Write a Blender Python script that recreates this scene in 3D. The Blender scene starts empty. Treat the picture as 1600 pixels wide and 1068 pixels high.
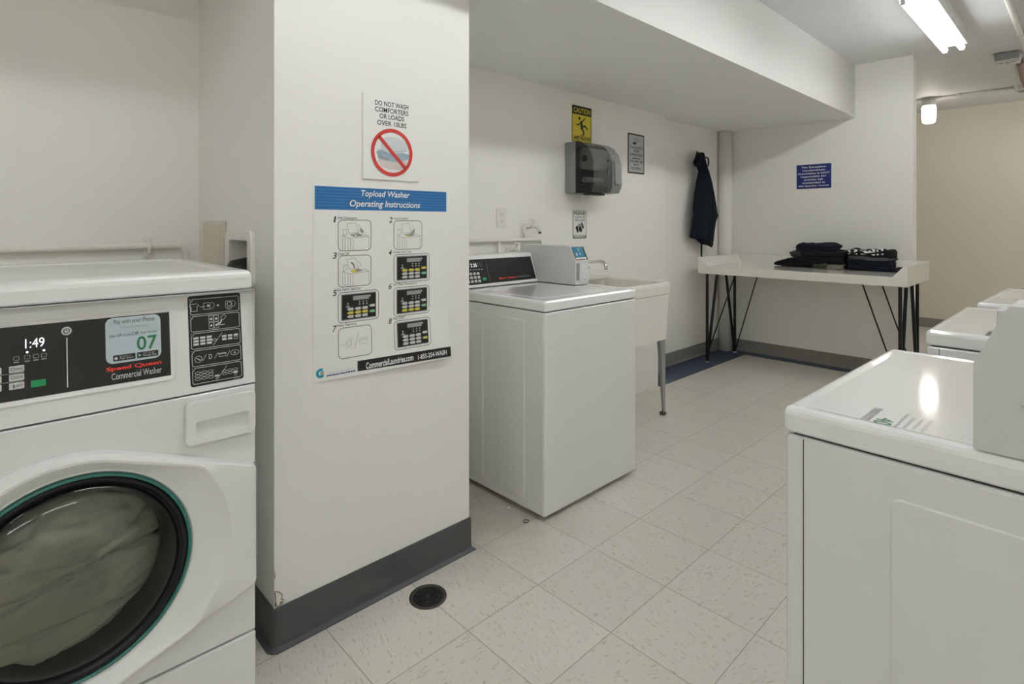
import bpy, bmesh, math, random
from mathutils import Vector, Matrix, noise
random.seed(7)
PI = math.pi
C = bpy.context.scene.collection

# ------------------------------------------------------------------ materials
def node_mat(name):
    m = bpy.data.materials.new(name); m.use_nodes = True
    nt = m.node_tree
    return m, nt, nt.nodes['Principled BSDF']

def mat(name, col, rough=0.5, metal=0.0, coat=0.0, var=0.04, vscale=6.0, bump=0.0, bscale=60.0, spec=0.5):
    m, nt, b = node_mat(name)
    N, L = nt.nodes, nt.links
    tc = N.new('ShaderNodeTexCoord')
    nz = N.new('ShaderNodeTexNoise'); nz.inputs['Scale'].default_value = vscale; nz.inputs['Detail'].default_value = 3
    L.new(tc.outputs['Object'], nz.inputs['Vector'])
    mx = N.new('ShaderNodeMix'); mx.data_type = 'RGBA'
    mx.inputs[6].default_value = (*[c*(1-var) for c in col], 1)
    mx.inputs[7].default_value = (*[min(1, c*(1+var)) for c in col], 1)
    L.new(nz.outputs['Fac'], mx.inputs[0]); L.new(mx.outputs[2], b.inputs['Base Color'])
    b.inputs['Roughness'].default_value = rough; b.inputs['Metallic'].default_value = metal
    b.inputs['Coat Weight'].default_value = coat; b.inputs['Coat Roughness'].default_value = 0.08
    b.inputs['Specular IOR Level'].default_value = spec
    if bump:
        n2 = N.new('ShaderNodeTexNoise'); n2.inputs['Scale'].default_value = bscale; n2.inputs['Detail'].default_value = 4
        L.new(tc.outputs['Object'], n2.inputs['Vector'])
        bp = N.new('ShaderNodeBump'); bp.inputs['Strength'].default_value = bump; bp.inputs['Distance'].default_value = 0.004
        L.new(n2.outputs['Fac'], bp.inputs['Height']); L.new(bp.outputs['Normal'], b.inputs['Normal'])
    return m

def emit(name, col, s):
    m, nt, b = node_mat(name)
    b.inputs['Base Color'].default_value = (*col, 1)
    b.inputs['Emission Color'].default_value = (*col, 1); b.inputs['Emission Strength'].default_value = s
    return m

def glassy(name, tint, gloss_rough=0.03, ior=1.45):
    m, nt, b = node_mat(name)
    N, L = nt.nodes, nt.links
    N.remove(b)
    out = [n for n in N if n.type == 'OUTPUT_MATERIAL'][0]
    tr = N.new('ShaderNodeBsdfTransparent'); tr.inputs['Color'].default_value = (*tint, 1)
    gl = N.new('ShaderNodeBsdfGlossy'); gl.inputs['Roughness'].default_value = gloss_rough
    fr = N.new('ShaderNodeFresnel'); fr.inputs['IOR'].default_value = ior
    mx = N.new('ShaderNodeMixShader')
    L.new(fr.outputs[0], mx.inputs[0]); L.new(tr.outputs[0], mx.inputs[1]); L.new(gl.outputs[0], mx.inputs[2])
    L.new(mx.outputs[0], out.inputs['Surface'])
    return m

def smoky(name):
    m, nt, b = node_mat(name)
    N, L = nt.nodes, nt.links
    out = [n for n in N if n.type == 'OUTPUT_MATERIAL'][0]
    b.inputs['Base Color'].default_value = (0.15, 0.155, 0.155, 1); b.inputs['Roughness'].default_value = 0.2
    tr = N.new('ShaderNodeBsdfTransparent'); tr.inputs['Color'].default_value = (0.62, 0.64, 0.64, 1)
    mx = N.new('ShaderNodeMixShader'); mx.inputs[0].default_value = 0.5
    L.new(tr.outputs[0], mx.inputs[1]); L.new(b.outputs[0], mx.inputs[2]); L.new(mx.outputs[0], out.inputs['Surface'])
    return m

WALL = (0.87, 0.862, 0.82)
M_wall = mat('cream_wall_paint', WALL, 0.45, var=0.015, vscale=1.5, bump=0.12, bscale=35)
M_col = mat('white_wall_paint', (0.83, 0.825, 0.79), 0.4, var=0.015, vscale=1.5, bump=0.12, bscale=30)
M_beam = mat('dimmed_beam_paint', (0.60, 0.595, 0.575), 0.5, var=0.01, bump=0.06, bscale=30)  # beam face colour darkened to offset the glare of the nearby tubes
M_corr = mat('beige_wall_paint', (0.74, 0.70, 0.61), 0.5, var=0.015, vscale=1.5, bump=0.1, bscale=30)
M_ceil = mat('white_ceiling_paint', (0.74, 0.745, 0.755), 0.6, var=0.02, vscale=2)
M_soff = mat('grey_white_soffit_paint', (0.86, 0.862, 0.86), 0.6, var=0.015, vscale=2)
M_enamel = mat('white_enamel', (0.76, 0.765, 0.755), 0.22, coat=0.4, var=0.008)
M_enamel2 = mat('white_satin_plastic', (0.77, 0.772, 0.762), 0.35, var=0.008)
M_lid = mat('glossy_white_enamel', (0.83, 0.835, 0.83), 0.1, coat=0.6, var=0.005)
M_coin = mat('grey_white_painted_steel', (0.64, 0.645, 0.64), 0.4, var=0.012, bump=0.05, bscale=200)
M_gap = mat('dark_gap', (0.04, 0.04, 0.04), 0.7)
M_blackgl = mat('black_glossy_panel', (0.008, 0.008, 0.009), 0.18, coat=0.3)
M_blackpl = mat('black_plastic', (0.012, 0.012, 0.012), 0.4)
M_blackst = mat('black_sticker', (0.012, 0.012, 0.011), 0.45)
M_rubber = mat('black_rubber', (0.006, 0.006, 0.007), 0.28, spec=0.35)
M_teal = mat('teal_glass_edge', (0.02, 0.17, 0.14), 0.2, coat=0.5)
M_drum = mat('dark_steel', (0.14, 0.14, 0.145), 0.3, metal=0.6)
M_wglass = glassy('washer_glass', (0.80, 0.81, 0.78))
M_base_dk = mat('charcoal_vinyl_base', (0.082, 0.084, 0.088), 0.35, var=0.08, vscale=4, bump=0.1, bscale=12)
M_base_lt = mat('taupe_vinyl_base', (0.26, 0.245, 0.22), 0.4, var=0.05, vscale=4)
M_blue = mat('navy_blue_floor_tile', (0.028, 0.05, 0.11), 0.3, var=0.15, vscale=9)
M_table = mat('glossy_white_laminate', (0.83, 0.81, 0.745), 0.12, coat=0.5, var=0.008)
M_blackmetal = mat('black_steel', (0.016, 0.016, 0.017), 0.35, metal=0.3)
M_sink = mat('cream_plastic', (0.80, 0.79, 0.735), 0.4, var=0.02, vscale=4)
M_galv = mat('galvanised_steel', (0.42, 0.43, 0.44), 0.4, metal=0.7, var=0.1, vscale=12)
M_rust = mat('rusty_metal', (0.12, 0.09, 0.06), 0.8, var=0.4, vscale=60)
M_chrome = mat('chrome', (0.72, 0.72, 0.72), 0.12, metal=1.0)
M_dispgrey = mat('grey_plastic', (0.27, 0.275, 0.27), 0.35, var=0.02)
M_dispback = mat('dark_grey_plastic', (0.07, 0.07, 0.07), 0.4)
M_smoke = smoky('smoked_translucent_plastic')
M_paper = mat('white_paper', (0.82, 0.82, 0.80), 0.6, var=0.01)
M_roll = mat('white_paper_roll', (0.85, 0.84, 0.8), 0.8, var=0.02)
M_ink = mat('black_ink', (0.015, 0.015, 0.015), 0.5)
M_grey = mat('grey_ink', (0.33, 0.33, 0.33), 0.5)
M_ltgrey = mat('light_grey_ink', (0.50, 0.51, 0.51), 0.5)
M_key = mat('light_grey_key', (0.55, 0.55, 0.53), 0.45)
M_silver = mat('silver_ink', (0.62, 0.62, 0.60), 0.45)
M_green = mat('green_key', (0.01, 0.30, 0.11), 0.4)
M_dkgreen = mat('dark_green_ink', (0.02, 0.20, 0.08), 0.5)
M_mint = mat('mint_key', (0.20, 0.52, 0.32), 0.5)
M_yellow = mat('yellow_ink', (0.68, 0.60, 0.10), 0.5)
M_caution = mat('caution_yellow', (0.72, 0.58, 0.03), 0.4, var=0.03)
M_red = mat('red_ink', (0.62, 0.05, 0.04), 0.5)
M_brightred = mat('bright_red_ink', (0.75, 0.04, 0.02), 0.5)
M_hdrblue = mat('poster_blue', (0.03, 0.19, 0.47), 0.5, var=0.02)
M_hdrdk = mat('poster_deep_blue', (0.015, 0.12, 0.33), 0.5)
M_navysign = mat('navy_sign', (0.014, 0.028, 0.19), 0.35)
M_navywhite = mat('sign_white', (0.80, 0.80, 0.82), 0.5)
M_paleblue = mat('pale_blue_sticker', (0.50, 0.58, 0.63), 0.4)
M_cyan = mat('cyan_label', (0.01, 0.19, 0.36), 0.5)
M_teal2 = mat('logo_teal', (0.02, 0.33, 0.45), 0.5)
M_tan = mat('logo_tan', (0.55, 0.42, 0.28), 0.5)
M_quiltwhite = mat('printed_pale_quilt', (0.62, 0.66, 0.69), 0.6, var=0.12, vscale=40)
M_quiltblue = mat('printed_blue_quilt', (0.33, 0.43, 0.52), 0.6, var=0.25, vscale=45)
M_quiltpink = mat('printed_pink_quilt', (0.66, 0.58, 0.57), 0.6, var=0.1, vscale=40)
M_beige = mat('beige_plastic', (0.68, 0.63, 0.53), 0.45)
M_platewhite = mat('white_plate', (0.80, 0.79, 0.74), 0.35)
M_pipe = mat('painted_pipe', (0.82, 0.81, 0.755), 0.4, var=0.02)
M_cond = mat('painted_conduit', (0.72, 0.70, 0.66), 0.5)
M_copper = mat('old_red_brown_pipe', (0.25, 0.15, 0.115), 0.6, var=0.2, vscale=30)
M_fixture = mat('white_fixture_metal', (0.62, 0.61, 0.59), 0.4)
M_tube = emit('fluorescent_tube', (0.985, 0.995, 0.995), 12.0)
M_jar = emit('frosted_lamp_glass', (1.0, 0.94, 0.84), 7.0)
M_digit = emit('lit_digits', (0.95, 0.97, 1.0), 0.65)
M_lens = mat('grey_lens', (0.30, 0.30, 0.30), 0.2, coat=0.4)
M_stain = mat('brown_plaster', (0.28, 0.19, 0.12), 0.9, var=0.4, vscale=80, bump=0.4, bscale=150)
M_iron = mat('cast_iron', (0.022, 0.022, 0.02), 0.45, metal=0.4, var=0.3, vscale=60, bump=0.3, bscale=120)
M_ironrim = mat('dull_iron_rim', (0.075, 0.07, 0.062), 0.5, metal=0.4, var=0.3, vscale=70)

def fabric(name, col, var=0.25, vs=14):
    return mat(name, col, 0.95, var=var, vscale=vs, bump=0.35, bscale=90, spec=0.2)
F_black = fabric('black_cotton', (0.011, 0.011, 0.012))
F_navy = fabric('navy_cotton', (0.012, 0.015, 0.026))
F_navy2 = fabric('dark_navy_jersey', (0.009, 0.013, 0.021))
F_grey = fabric('slate_grey_cotton', (0.075, 0.078, 0.085))
F_olive = fabric('grey_olive_cotton', (0.075, 0.072, 0.058))
F_char = fabric('charcoal_cotton', (0.018, 0.018, 0.018))
F_tan = fabric('pale_grey_cotton', (0.20, 0.19, 0.15))
F_load = fabric('wet_grey_green_cotton', (0.46, 0.46, 0.39), 0.22, 9)
M_white_print = mat('white_screen_print', (0.75, 0.75, 0.75), 0.7)

def floor_mat():
    m, nt, b = node_mat('cream_vinyl_tile_with_flecks')
    N, L = nt.nodes, nt.links
    tc = N.new('ShaderNodeTexCoord'); sx = N.new('ShaderNodeSeparateXYZ'); L.new(tc.outputs['Object'], sx.inputs[0])
    def math_(op, a, bb=None, cc=None):
        n = N.new('ShaderNodeMath'); n.operation = op
        for i, v in enumerate((a, bb, cc)):
            if v is None: continue
            if isinstance(v, (int, float)): n.inputs[i].default_value = v
            else: L.new(v, n.inputs[i])
        return n.outputs[0]
    ux = math_('DIVIDE', math_('ADD', sx.outputs[0], 1.606+30.35), 0.3035)
    uy = math_('DIVIDE', math_('ADD', sx.outputs[1], -0.752+30.68), 0.3068)
    fx, fy = math_('FRACT', ux), math_('FRACT', uy)
    ix, iy = math_('FLOOR', ux), math_('FLOOR', uy)
    ex = math_('MINIMUM', fx, math_('SUBTRACT', 1.0, fx)); ey = math_('MINIMUM', fy, math_('SUBTRACT', 1.0, fy))
    edge = math_('MINIMUM', ex, ey)
    seam = N.new('ShaderNodeMapRange'); seam.inputs[1].default_value = 0.0025; seam.inputs[2].default_value = 0.006
    seam.inputs[3].default_value = 1; seam.inputs[4].default_value = 0; L.new(edge, seam.inputs[0])
    cid = N.new('ShaderNodeCombineXYZ'); L.new(ix, cid.inputs[0]); L.new(iy, cid.inputs[1])
    wn = N.new('ShaderNodeTexWhiteNoise'); wn.noise_dimensions = '2D'; L.new(cid.outputs[0], wn.inputs['Vector'])
    wsep = N.new('ShaderNodeSeparateColor'); L.new(wn.outputs['Color'], wsep.inputs[0])
    ang = math_('MULTIPLY', math_('FLOOR', math_('MULTIPLY', wsep.outputs[0], 1.999)), PI/2)
    ang2 = math_('ADD', ang, math_('MULTIPLY', wsep.outputs[1], 0.5))
    vr = N.new('ShaderNodeVectorRotate'); vr.rotation_type = 'Z_AXIS'; L.new(tc.outputs['Object'], vr.inputs['Vector']); L.new(ang2, vr.inputs['Angle'])
    off = N.new('ShaderNodeVectorMath'); off.operation = 'ADD'; L.new(vr.outputs[0], off.inputs[0]); L.new(wn.outputs['Color'], off.inputs[1])
    def flecks(sxs, sys, lo, hi):
        mp = N.new('ShaderNodeMapping'); mp.inputs['Scale'].default_value = (sxs, sys, 1); L.new(off.outputs[0], mp.inputs[0])
        nz = N.new('ShaderNodeTexNoise'); nz.inputs['Scale'].default_value = 1; nz.inputs['Detail'].default_value = 1.5; L.new(mp.outputs[0], nz.inputs['Vector'])
        r = N.new('ShaderNodeMapRange'); r.inputs[1].default_value = lo; r.inputs[2].default_value = hi; L.new(nz.outputs['Fac'], r.inputs[0])
        return r.outputs[0]
    def mix(fac, a, bcol):
        n = N.new('ShaderNodeMix'); n.data_type = 'RGBA'
        if isinstance(fac, (int, float)): n.inputs[0].default_value = fac
        else: L.new(fac, n.inputs[0])
        for k, v in ((6, a), (7, bcol)):
            if isinstance(v, tuple): n.inputs[k].default_value = (*v, 1)
            else: L.new(v, n.inputs[k])
        return n.outputs[2]
    base = mix(wsep.outputs[2], (0.655, 0.635, 0.575), (0.705, 0.685, 0.625))
    col = mix(math_('MULTIPLY', flecks(45, 130, 0.60, 0.69), 0.42), base, (0.33, 0.29, 0.225))
    col = mix(math_('MULTIPLY', flecks(38, 120, 0.64, 0.72), 0.35), col, (0.74, 0.71, 0.64))
    # ingrained dirt beside the pillar and around the washer foot
    dn = N.new('ShaderNodeTexNoise'); dn.inputs['Scale'].default_value = 5; dn.inputs['Detail'].default_value = 5; L.new(tc.outputs['Object'], dn.inputs['Vector'])
    ds = N.new('ShaderNodeVectorMath'); ds.operation = 'DISTANCE'; L.new(tc.outputs['Object'], ds.inputs[0]); ds.inputs[1].default_value = (-1.85, 1.5, 0)
    dr = N.new('ShaderNodeMapRange'); dr.inputs[1].default_value = 0.55; dr.inputs[2].default_value = 0.15; L.new(ds.outputs['Value'], dr.inputs[0])
    col = mix(math_('MULTIPLY', math_('MULTIPLY', dr.outputs[0], dn.outputs['Fac']), 0.85), col, (0.26, 0.21, 0.15))
    col = mix(math_('MULTIPLY', seam.outputs[0], 0.62), col, (0.15, 0.125, 0.10))
    L.new(col, b.inputs['Base Color'])
    b.inputs['Roughness'].default_value = 0.28
    bp = N.new('ShaderNodeBump'); bp.inputs['Strength'].default_value = 0.25; bp.inputs['Distance'].default_value = 0.002
    L.new(math_('SUBTRACT', 1.0, seam.outputs[0]), bp.inputs['Height']); L.new(bp.outputs['Normal'], b.inputs['Normal'])
    return m
M_floor = floor_mat()

# ------------------------------------------------------------------ mesh helpers
class MB:
    def __init__(s): s.bm = bmesh.new(); s.mats = []
    def mi(s, m):
        if m not in s.mats: s.mats.append(m)
        return s.mats.index(m)
    def poly(s, pts, m):
        vs = [s.bm.verts.new(p) for p in pts]
        f = s.bm.faces.new(vs); f.material_index = s.mi(m); return f
    def box(s, x0, x1, y0, y1, z0, z1, m, bev=0.0, seg=2):
        t = bmesh.new()
        bmesh.ops.create_cube(t, size=1)
        bmesh.ops.scale(t, vec=(x1-x0, y1-y0, z1-z0), verts=t.verts)
        bmesh.ops.translate(t, vec=((x0+x1)/2, (y0+y1)/2, (z0+z1)/2), verts=t.verts)
        if bev: bmesh.ops.bevel(t, geom=t.edges[:], offset=bev, segments=seg, profile=0.5, affect='EDGES')
        s.merge(t, m)
    def merge(s, t, m):
        k = s.mi(m); mp = {}
        for v in t.verts: mp[v] = s.bm.verts.new(v.co)
        for f in t.faces:
            try:
                g = s.bm.faces.new([mp[v] for v in f.verts]); g.material_index = k; g.smooth = f.smooth
            except ValueError: pass
        t.free()
    def loft(s, rings, m, cap0=True, cap1=True, closed=True, smooth=False):
        k = s.mi(m)
        R = [[s.bm.verts.new(p) for p in r] for r in rings]
        n = len(R[0])
        for a, b in zip(R[:-1], R[1:]):
            for i in range(n if closed else n-1):
                j = (i+1) % n
                f = s.bm.faces.new((a[i], a[j], b[j], b[i])); f.material_index = k; f.smooth = smooth
        if cap0:
            f = s.bm.faces.new(R[0][::-1]); f.material_index = k
        if cap1:
            f = s.bm.faces.new(R[-1]); f.material_index = k
        return R
    def tube(s, pts, r, m, n=10, cap=True, smooth=True):
        P = [Vector(p) for p in pts]
        rs = r if isinstance(r, (list, tuple)) else [r]*len(P)
        rings = []; up = None
        for i, p in enumerate(P):
            d = (P[min(i+1, len(P)-1)]-P[max(i-1, 0)]).normalized()
            if up is None:
                up = Vector((0, 0, 1)) if abs(d.z) < 0.9 else Vector((1, 0, 0))
            a = d.cross(up).normalized(); up = a.cross(d).normalized()
            rings.append([p+rs[i]*(math.cos(2*PI*q/n)*a+math.sin(2*PI*q/n)*up) for q in range(n)])
        s.loft(rings, m, cap, cap, True, smooth)
    def lathe(s, prof, org, axis, m, n=48, smooth=True, cap0=False, cap1=False):
        # prof: list of (radius, height along axis)
        ax = Vector(axis).normalized()
        a = ax.orthogonal().normalized(); b = ax.cross(a)
        rings = [[Vector(org)+ax*h+r*(math.cos(2*PI*q/n)*a+math.sin(2*PI*q/n)*b) for q in range(n)] for r, h in prof]
        s.loft(rings, m, cap0, cap1, True, smooth)
    def prism(s, pts, y0, y1, m, plane='xz'):
        # polygon (u,v) extruded along the third axis
        f = {'xz': lambda u, v, w: (u, w, v), 'yz': lambda u, v, w: (w, u, v), 'xy': lambda u, v, w: (u, v, w)}[plane]
        s.loft([[f(u, v, y0) for u, v in pts], [f(u, v, y1) for u, v in pts]], m)
    def done(s, name, parent=None, loc=(0, 0, 0), rot=(0, 0, 0), recalc=True, auto=None):
        if recalc: bmesh.ops.recalc_face_normals(s.bm, faces=s.bm.faces[:])
        me = bpy.data.meshes.new(name); s.bm.to_mesh(me); s.bm.free()
        for m in s.mats: me.materials.append(m)
        o = bpy.data.objects.new(name, me); C.objects.link(o)
        o.location = loc; o.rotation_euler = rot
        if parent: o.parent = parent
        return o

def tag(o, label, cat, group=None, kind=None):
    o['label'] = label; o['category'] = cat
    if group: o['group'] = group
    if kind: o['kind'] = kind
    return o
def thing(name, label, cat, loc, rz=0.0, group=None):
    o = bpy.data.objects.new(name, None); C.objects.link(o)
    o.empty_display_size = 0.1
    o.location = loc; o.rotation_euler = (0, 0, rz)
    return tag(o, label, cat, group)
def struct(mb, name, label, cat='wall', parent=None, loc=(0, 0, 0)):
    o = mb.done(name, parent, loc)
    if parent is None: tag(o, label, cat, kind='structure')
    return o

def rrect(x0, x1, y0, y1, r, n=5):
    pts = []
    for cx, cy, a0 in ((x1-r, y1-r, 0), (x0+r, y1-r, 90), (x0+r, y0+r, 180), (x1-r, y0+r, 270)):
        for k in range(n+1):
            a = math.radians(a0+90*k/n); pts.append((cx+r*math.cos(a), cy+r*math.sin(a)))
    return pts
def rloft(mb, x0, x1, y0, y1, r, prof, m, cap0=True, cap1=True, smooth=False, n=5):
    # stacked rounded rectangles: prof = [(inset, z)]
    mb.loft([[(x, y, z) for x, y in rrect(x0+i, x1-i, y0+i, y1-i, max(r-i, 0.002), n)] for i, z in prof], m, cap0, cap1, True, smooth)

# ---- flat printing: (u, v, h) mapped by a frame onto the surface of its thing
FLAT = lambda u, v, h: (u, -h, v)
_txt = {}
def glyphs(body, bold=0.0):
    k = (body, bold)
    if k not in _txt:
        cu = bpy.data.curves.new('t', 'FONT'); cu.body = body; cu.offset = bold; cu.resolution_u = 3
        ob = bpy.data.objects.new('t', cu); C.objects.link(ob)
        me = bpy.data.meshes.new_from_object(ob.evaluated_get(bpy.context.evaluated_depsgraph_get()))
        vs = [(v.co.x, v.co.y) for v in me.vertices]; fs = [tuple(p.vertices) for p in me.polygons]
        bpy.data.objects.remove(ob); bpy.data.curves.remove(cu); bpy.data.meshes.remove(me)
        _txt[k] = (vs, fs)
    return _txt[k]
class Print:
    def __init__(s, fr=FLAT): s.mb = MB(); s.fr = fr
    def poly(s, pts, h, m):
        if sum(a[0]*b[1]-b[0]*a[1] for a, b in zip(pts, pts[1:]+pts[:1])) < 0: pts = pts[::-1]
        s.mb.poly([s.fr(u, v, h) for u, v in pts], m)
    def rect(s, u0, u1, v0, v1, h, m): s.poly([(u0, v0), (u1, v0), (u1, v1), (u0, v1)], h, m)
    def round(s, u0, u1, v0, v1, r, h, m): s.poly(rrect(u0, u1, v0, v1, r), h, m)
    def disc(s, u, v, r, h, m, n=28, ry=None):
        s.poly([(u+r*math.cos(2*PI*k/n), v+(ry or r)*math.sin(2*PI*k/n)) for k in range(n)], h, m)
    def line(s, pts, w, h, m, closed=False):
        P = [Vector(p) for p in pts]; n = len(P); A, B = [], []
        for i in range(n):
            a = P[i-1] if (i > 0 or closed) else P[i]
            b = P[(i+1) % n] if (i < n-1 or closed) else P[i]
            d1 = (P[i]-a); d2 = (b-P[i])
            d1 = d1.normalized() if d1.length > 1e-9 else d2.normalized()
            d2 = d2.normalized() if d2.length > 1e-9 else d1
            t = (d1+d2)
            t = t.normalized() if t.length > 1e-6 else d1
            nn = Vector((-t.y, t.x)); k = 1/max(0.4, nn.dot(Vector((-d1.y, d1.x))))
            A.append(P[i]+nn*w/2*k); B.append(P[i]-nn*w/2*k)
        for i in range(n if closed else n-1):
            j = (i+1) % n
            s.mb.poly([s.fr(p.x, p.y, h) for p in (B[i], B[j], A[j], A[i])], m)
    def ring(s, u, v, r, w, h, m, ry=None, n=40, a0=0, a1=360):
        full = a1-a0 >= 360
        pts = [(u+r*math.cos(math.radians(a0+(a1-a0)*k/n)), v+(ry or r)*math.sin(math.radians(a0+(a1-a0)*k/n))) for k in range(n if full else n+1)]
        s.line(pts, w, h, m, full)
    def box(s, u0, u1, v0, v1, r, w, h, m): s.line(rrect(u0, u1, v0, v1, r, 4), w, h, m, True)
    def text(s, body, u0, u1, v0, v1, h, m, bold=0.0, slant=0.0, keep=False):
        vs, fs = glyphs(body, bold)
        x0 = min(v[0] for v in vs); x1 = max(v[0] for v in vs); y0 = min(v[1] for v in vs); y1 = max(v[1] for v in vs)
        kx = (u1-u0)/(x1-x0); ky = (v1-v0)/(y1-y0)
        if keep:
            kx = min(kx, ky*1.05)
        cx = (u0+u1)/2
        k = s.mb.mi(m)
        V = []
        for x, y in vs:
            u = cx+(x-(x0+x1)/2)*kx; v = v0+(y-y0)*ky
            V.append(s.mb.bm.verts.new(s.fr(u+slant*(v-(v0+v1)/2), v, h)))
        for f in fs:
            try: g = s.mb.bm.faces.new([V[i] for i in f]); g.material_index = k
            except ValueError: pass
    def done(s, name, parent=None): return s.mb.done(name, parent, recalc=False)

# ------------------------------------------------------------------ camera
cam = bpy.data.cameras.new('camera'); co = bpy.data.objects.new('camera', cam); C.objects.link(co)
co.location = (0, 0, 1.23); co.rotation_euler = (PI/2, 0, math.radians(46.32))
cam.sensor_width = 36; cam.lens = 864.4/1600*36; cam.shift_y = -(534-349.4)/1600; cam.clip_start = 0.05
bpy.context.scene.camera = co

# ------------------------------------------------------------------ the room
ZC, ZS, YF, XA = 2.565, 2.127, 5.31, -2.447
T = 0.12
b = MB(); b.box(-2.75, 3.3, -3.1, 8.3, -0.1, 0, M_floor); struct(b, 'floor', 'cream flecked vinyl tile floor', 'floor')
b = MB(); b.box(-2.75, 3.3, -3.1, 8.3, ZC, ZC+0.1, M_ceil); struct(b, 'ceiling', 'white painted ceiling with tube lights', 'ceiling')
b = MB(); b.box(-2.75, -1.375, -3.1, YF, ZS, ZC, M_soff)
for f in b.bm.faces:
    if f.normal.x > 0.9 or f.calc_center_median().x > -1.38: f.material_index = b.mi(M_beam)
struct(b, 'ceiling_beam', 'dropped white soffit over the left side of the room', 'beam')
b = MB(); b.box(-2.75, -2.40, -3.1, 0.605, 0, ZS, M_wall); struct(b, 'wall_alcove', 'cream wall behind the front-loading washer')
b = MB(); b.box(-2.75, XA, 1.327, 4.09, 0, ZS, M_wall); struct(b, 'wall_left', 'cream wall behind the top-loading washer and sink')
b = MB(); b.box(-2.75, -2.53, 4.09, YF, 0, ZS, M_wall); struct(b, 'wall_recess', 'recessed cream wall behind the hanging cloth')
b = MB(); b.box(-2.75, -0.972, YF, YF+T, 0, ZS, M_wall); b.box(-2.75, -0.972, YF, YF+T, ZS, ZC, M_wall)
struct(b, 'wall_far', 'cream end wall with the navy sign')
b = MB(); b.box(-2.75, 3.3, 8.14, 8.3, 0, ZC, M_corr); struct(b, 'wall_corridor', 'beige wall at the end of the passage')
b = MB(); b.box(-2.75, -2.65, YF+T, 8.14, 0, ZC, M_corr); struct(b, 'wall_passage', 'beige side wall of the passage')
b = MB(); b.box(0.60, 3.2, 0.98, 6.2, 0, ZC, M_wall); struct(b, 'wall_right', 'cream wall behind the dryers')
b = MB(); b.box(-2.4, 3.2, -3.1, -3.0, 0, ZC, M_wall); b.box(3.2, 3.3, -3.1, 8.14, 0, ZC, M_wall); struct(b, 'wall_back', 'cream wall behind the photographer')

# pillar with a recessed outlet box cut in its narrow left face
CX, CY0, CY1 = -1.625, 0.605, 1.327
ox0, ox1, oz0, oz1, od = -1.995, -1.816, 1.06, 1.178, 0.09
b = MB()
b.poly([(CX, CY0, 0), (CX, CY1, 0), (CX, CY1, ZS), (CX, CY0, ZS)], M_col)
b.poly([(CX, CY1, 0), (-2.44, CY1, 0), (-2.44, CY1, ZS), (CX, CY1, ZS)], M_col)
xs = [-2.40, ox0, ox1, CX]; zs = [0, oz0, oz1, ZS]
for i in range(3):
    for j in range(3):
        if i == 1 and j == 1: continue
        b.poly([(xs[i], CY0, zs[j]), (xs[i+1], CY0, zs[j]), (xs[i+1], CY0, zs[j+1]), (xs[i], CY0, zs[j+1])], M_col)
pts = [(ox0, oz0), (ox1, oz0), (ox1, oz1), (ox0, oz1)]
b.loft([[(x, CY0, z) for x, z in pts], [(x, CY0+od, z) for x, z in pts]], M_platewhite, False, True)
bmesh.ops.remove_doubles(b.bm, verts=b.bm.verts[:], dist=1e-4)
pillar = struct(b, 'wall_pillar', 'white painted pillar carrying the washer poster', 'pillar')
b = MB(); X_ = CX+0.0008; Yc = CY0
b.tube([(X_, Yc+0.001, 0.172), (X_, Yc+0.004, 0.150), (X_, Yc+0.003, 0.132), (X_, Yc+0.010, 0.124), (X_, Yc+0.022, 0.127), (X_, Yc+0.027, 0.136), (X_, Yc+0.020, 0.141), (X_, Yc+0.023, 0.152), (X_, Yc+0.014, 0.164), (X_, Yc+0.004, 0.170)], [0.0012, 0.0016, 0.002, 0.001, 0.0018, 0.0012, 0.0018, 0.001, 0.0013, 0.001], M_stain, 6)
b.poly([(X_, Yc+0.001, 0.128), (X_, Yc+0.006, 0.124), (X_, Yc+0.008, 0.133), (X_, Yc+0.003, 0.142)], M_stain); b.poly([(X_, Yc+0.014, 0.128), (X_, Yc+0.024, 0.130), (X_, Yc+0.017, 0.137)], M_stain)
b.poly([(X_, Yc+0.001, 0.205), (X_, Yc+0.004, 0.212), (X_, Yc+0.001, 0.235)], M_stain)
b.done('peeled_paint', pillar)

def baseboard(name, path, label, m, h=0.122, kind='trim', toe=0.014):
    prof = [(0.0005, h), (0.004, h), (0.0055, h-0.004), (0.006, 0.022), (0.008, 0.010), (toe, 0.003), (toe, 0.0005), (0.0005, 0.0005)]
    P = [Vector(p) for p in path]; n = len(P); rings = []
    for i, p in enumerate(P):
        d1 = (P[i]-P[i-1]).normalized() if i else (P[1]-P[0]).normalized()
        d2 = (P[i+1]-P[i]).normalized() if i < n-1 else d1
        n1 = Vector((d1.y, -d1.x)); n2 = Vector((d2.y, -d2.x)); nn = (n1+n2).normalized(); k = 1/nn.dot(n1)
        rings.append([(p.x+nn.x*k*o, p.y+nn.y*k*o, z) for o, z in prof])
    b = MB(); b.loft(rings, m)
    return struct(b, name, label, kind)
arc = [(CX-0.012+0.012*math.cos(math.radians(a)), CY0+0.012+0.012*math.sin(math.radians(a))) for a in (-90, -67, -45, -22, 0)]
baseboard('baseboard_pillar', [(-2.39, CY0)]+arc+[(CX, CY1), (CX-0.3, CY1)], 'charcoal vinyl baseboard around the pillar', M_base_dk, toe=0.02)
baseboard('baseboard_left', [(XA, CY1+0.01), (XA, 4.09)], 'vinyl baseboard along the left wall', M_base_lt)
baseboard('baseboard_recess', [(-2.53, 4.10), (-2.53, YF)], 'taupe vinyl baseboard beside the white pipe', M_base_lt, 0.112)
baseboard('baseboard_far', [(-2.52, YF), (-0.972, YF), (-0.972, YF+T)], 'taupe vinyl baseboard below the navy sign', M_base_lt, 0.112)
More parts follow.
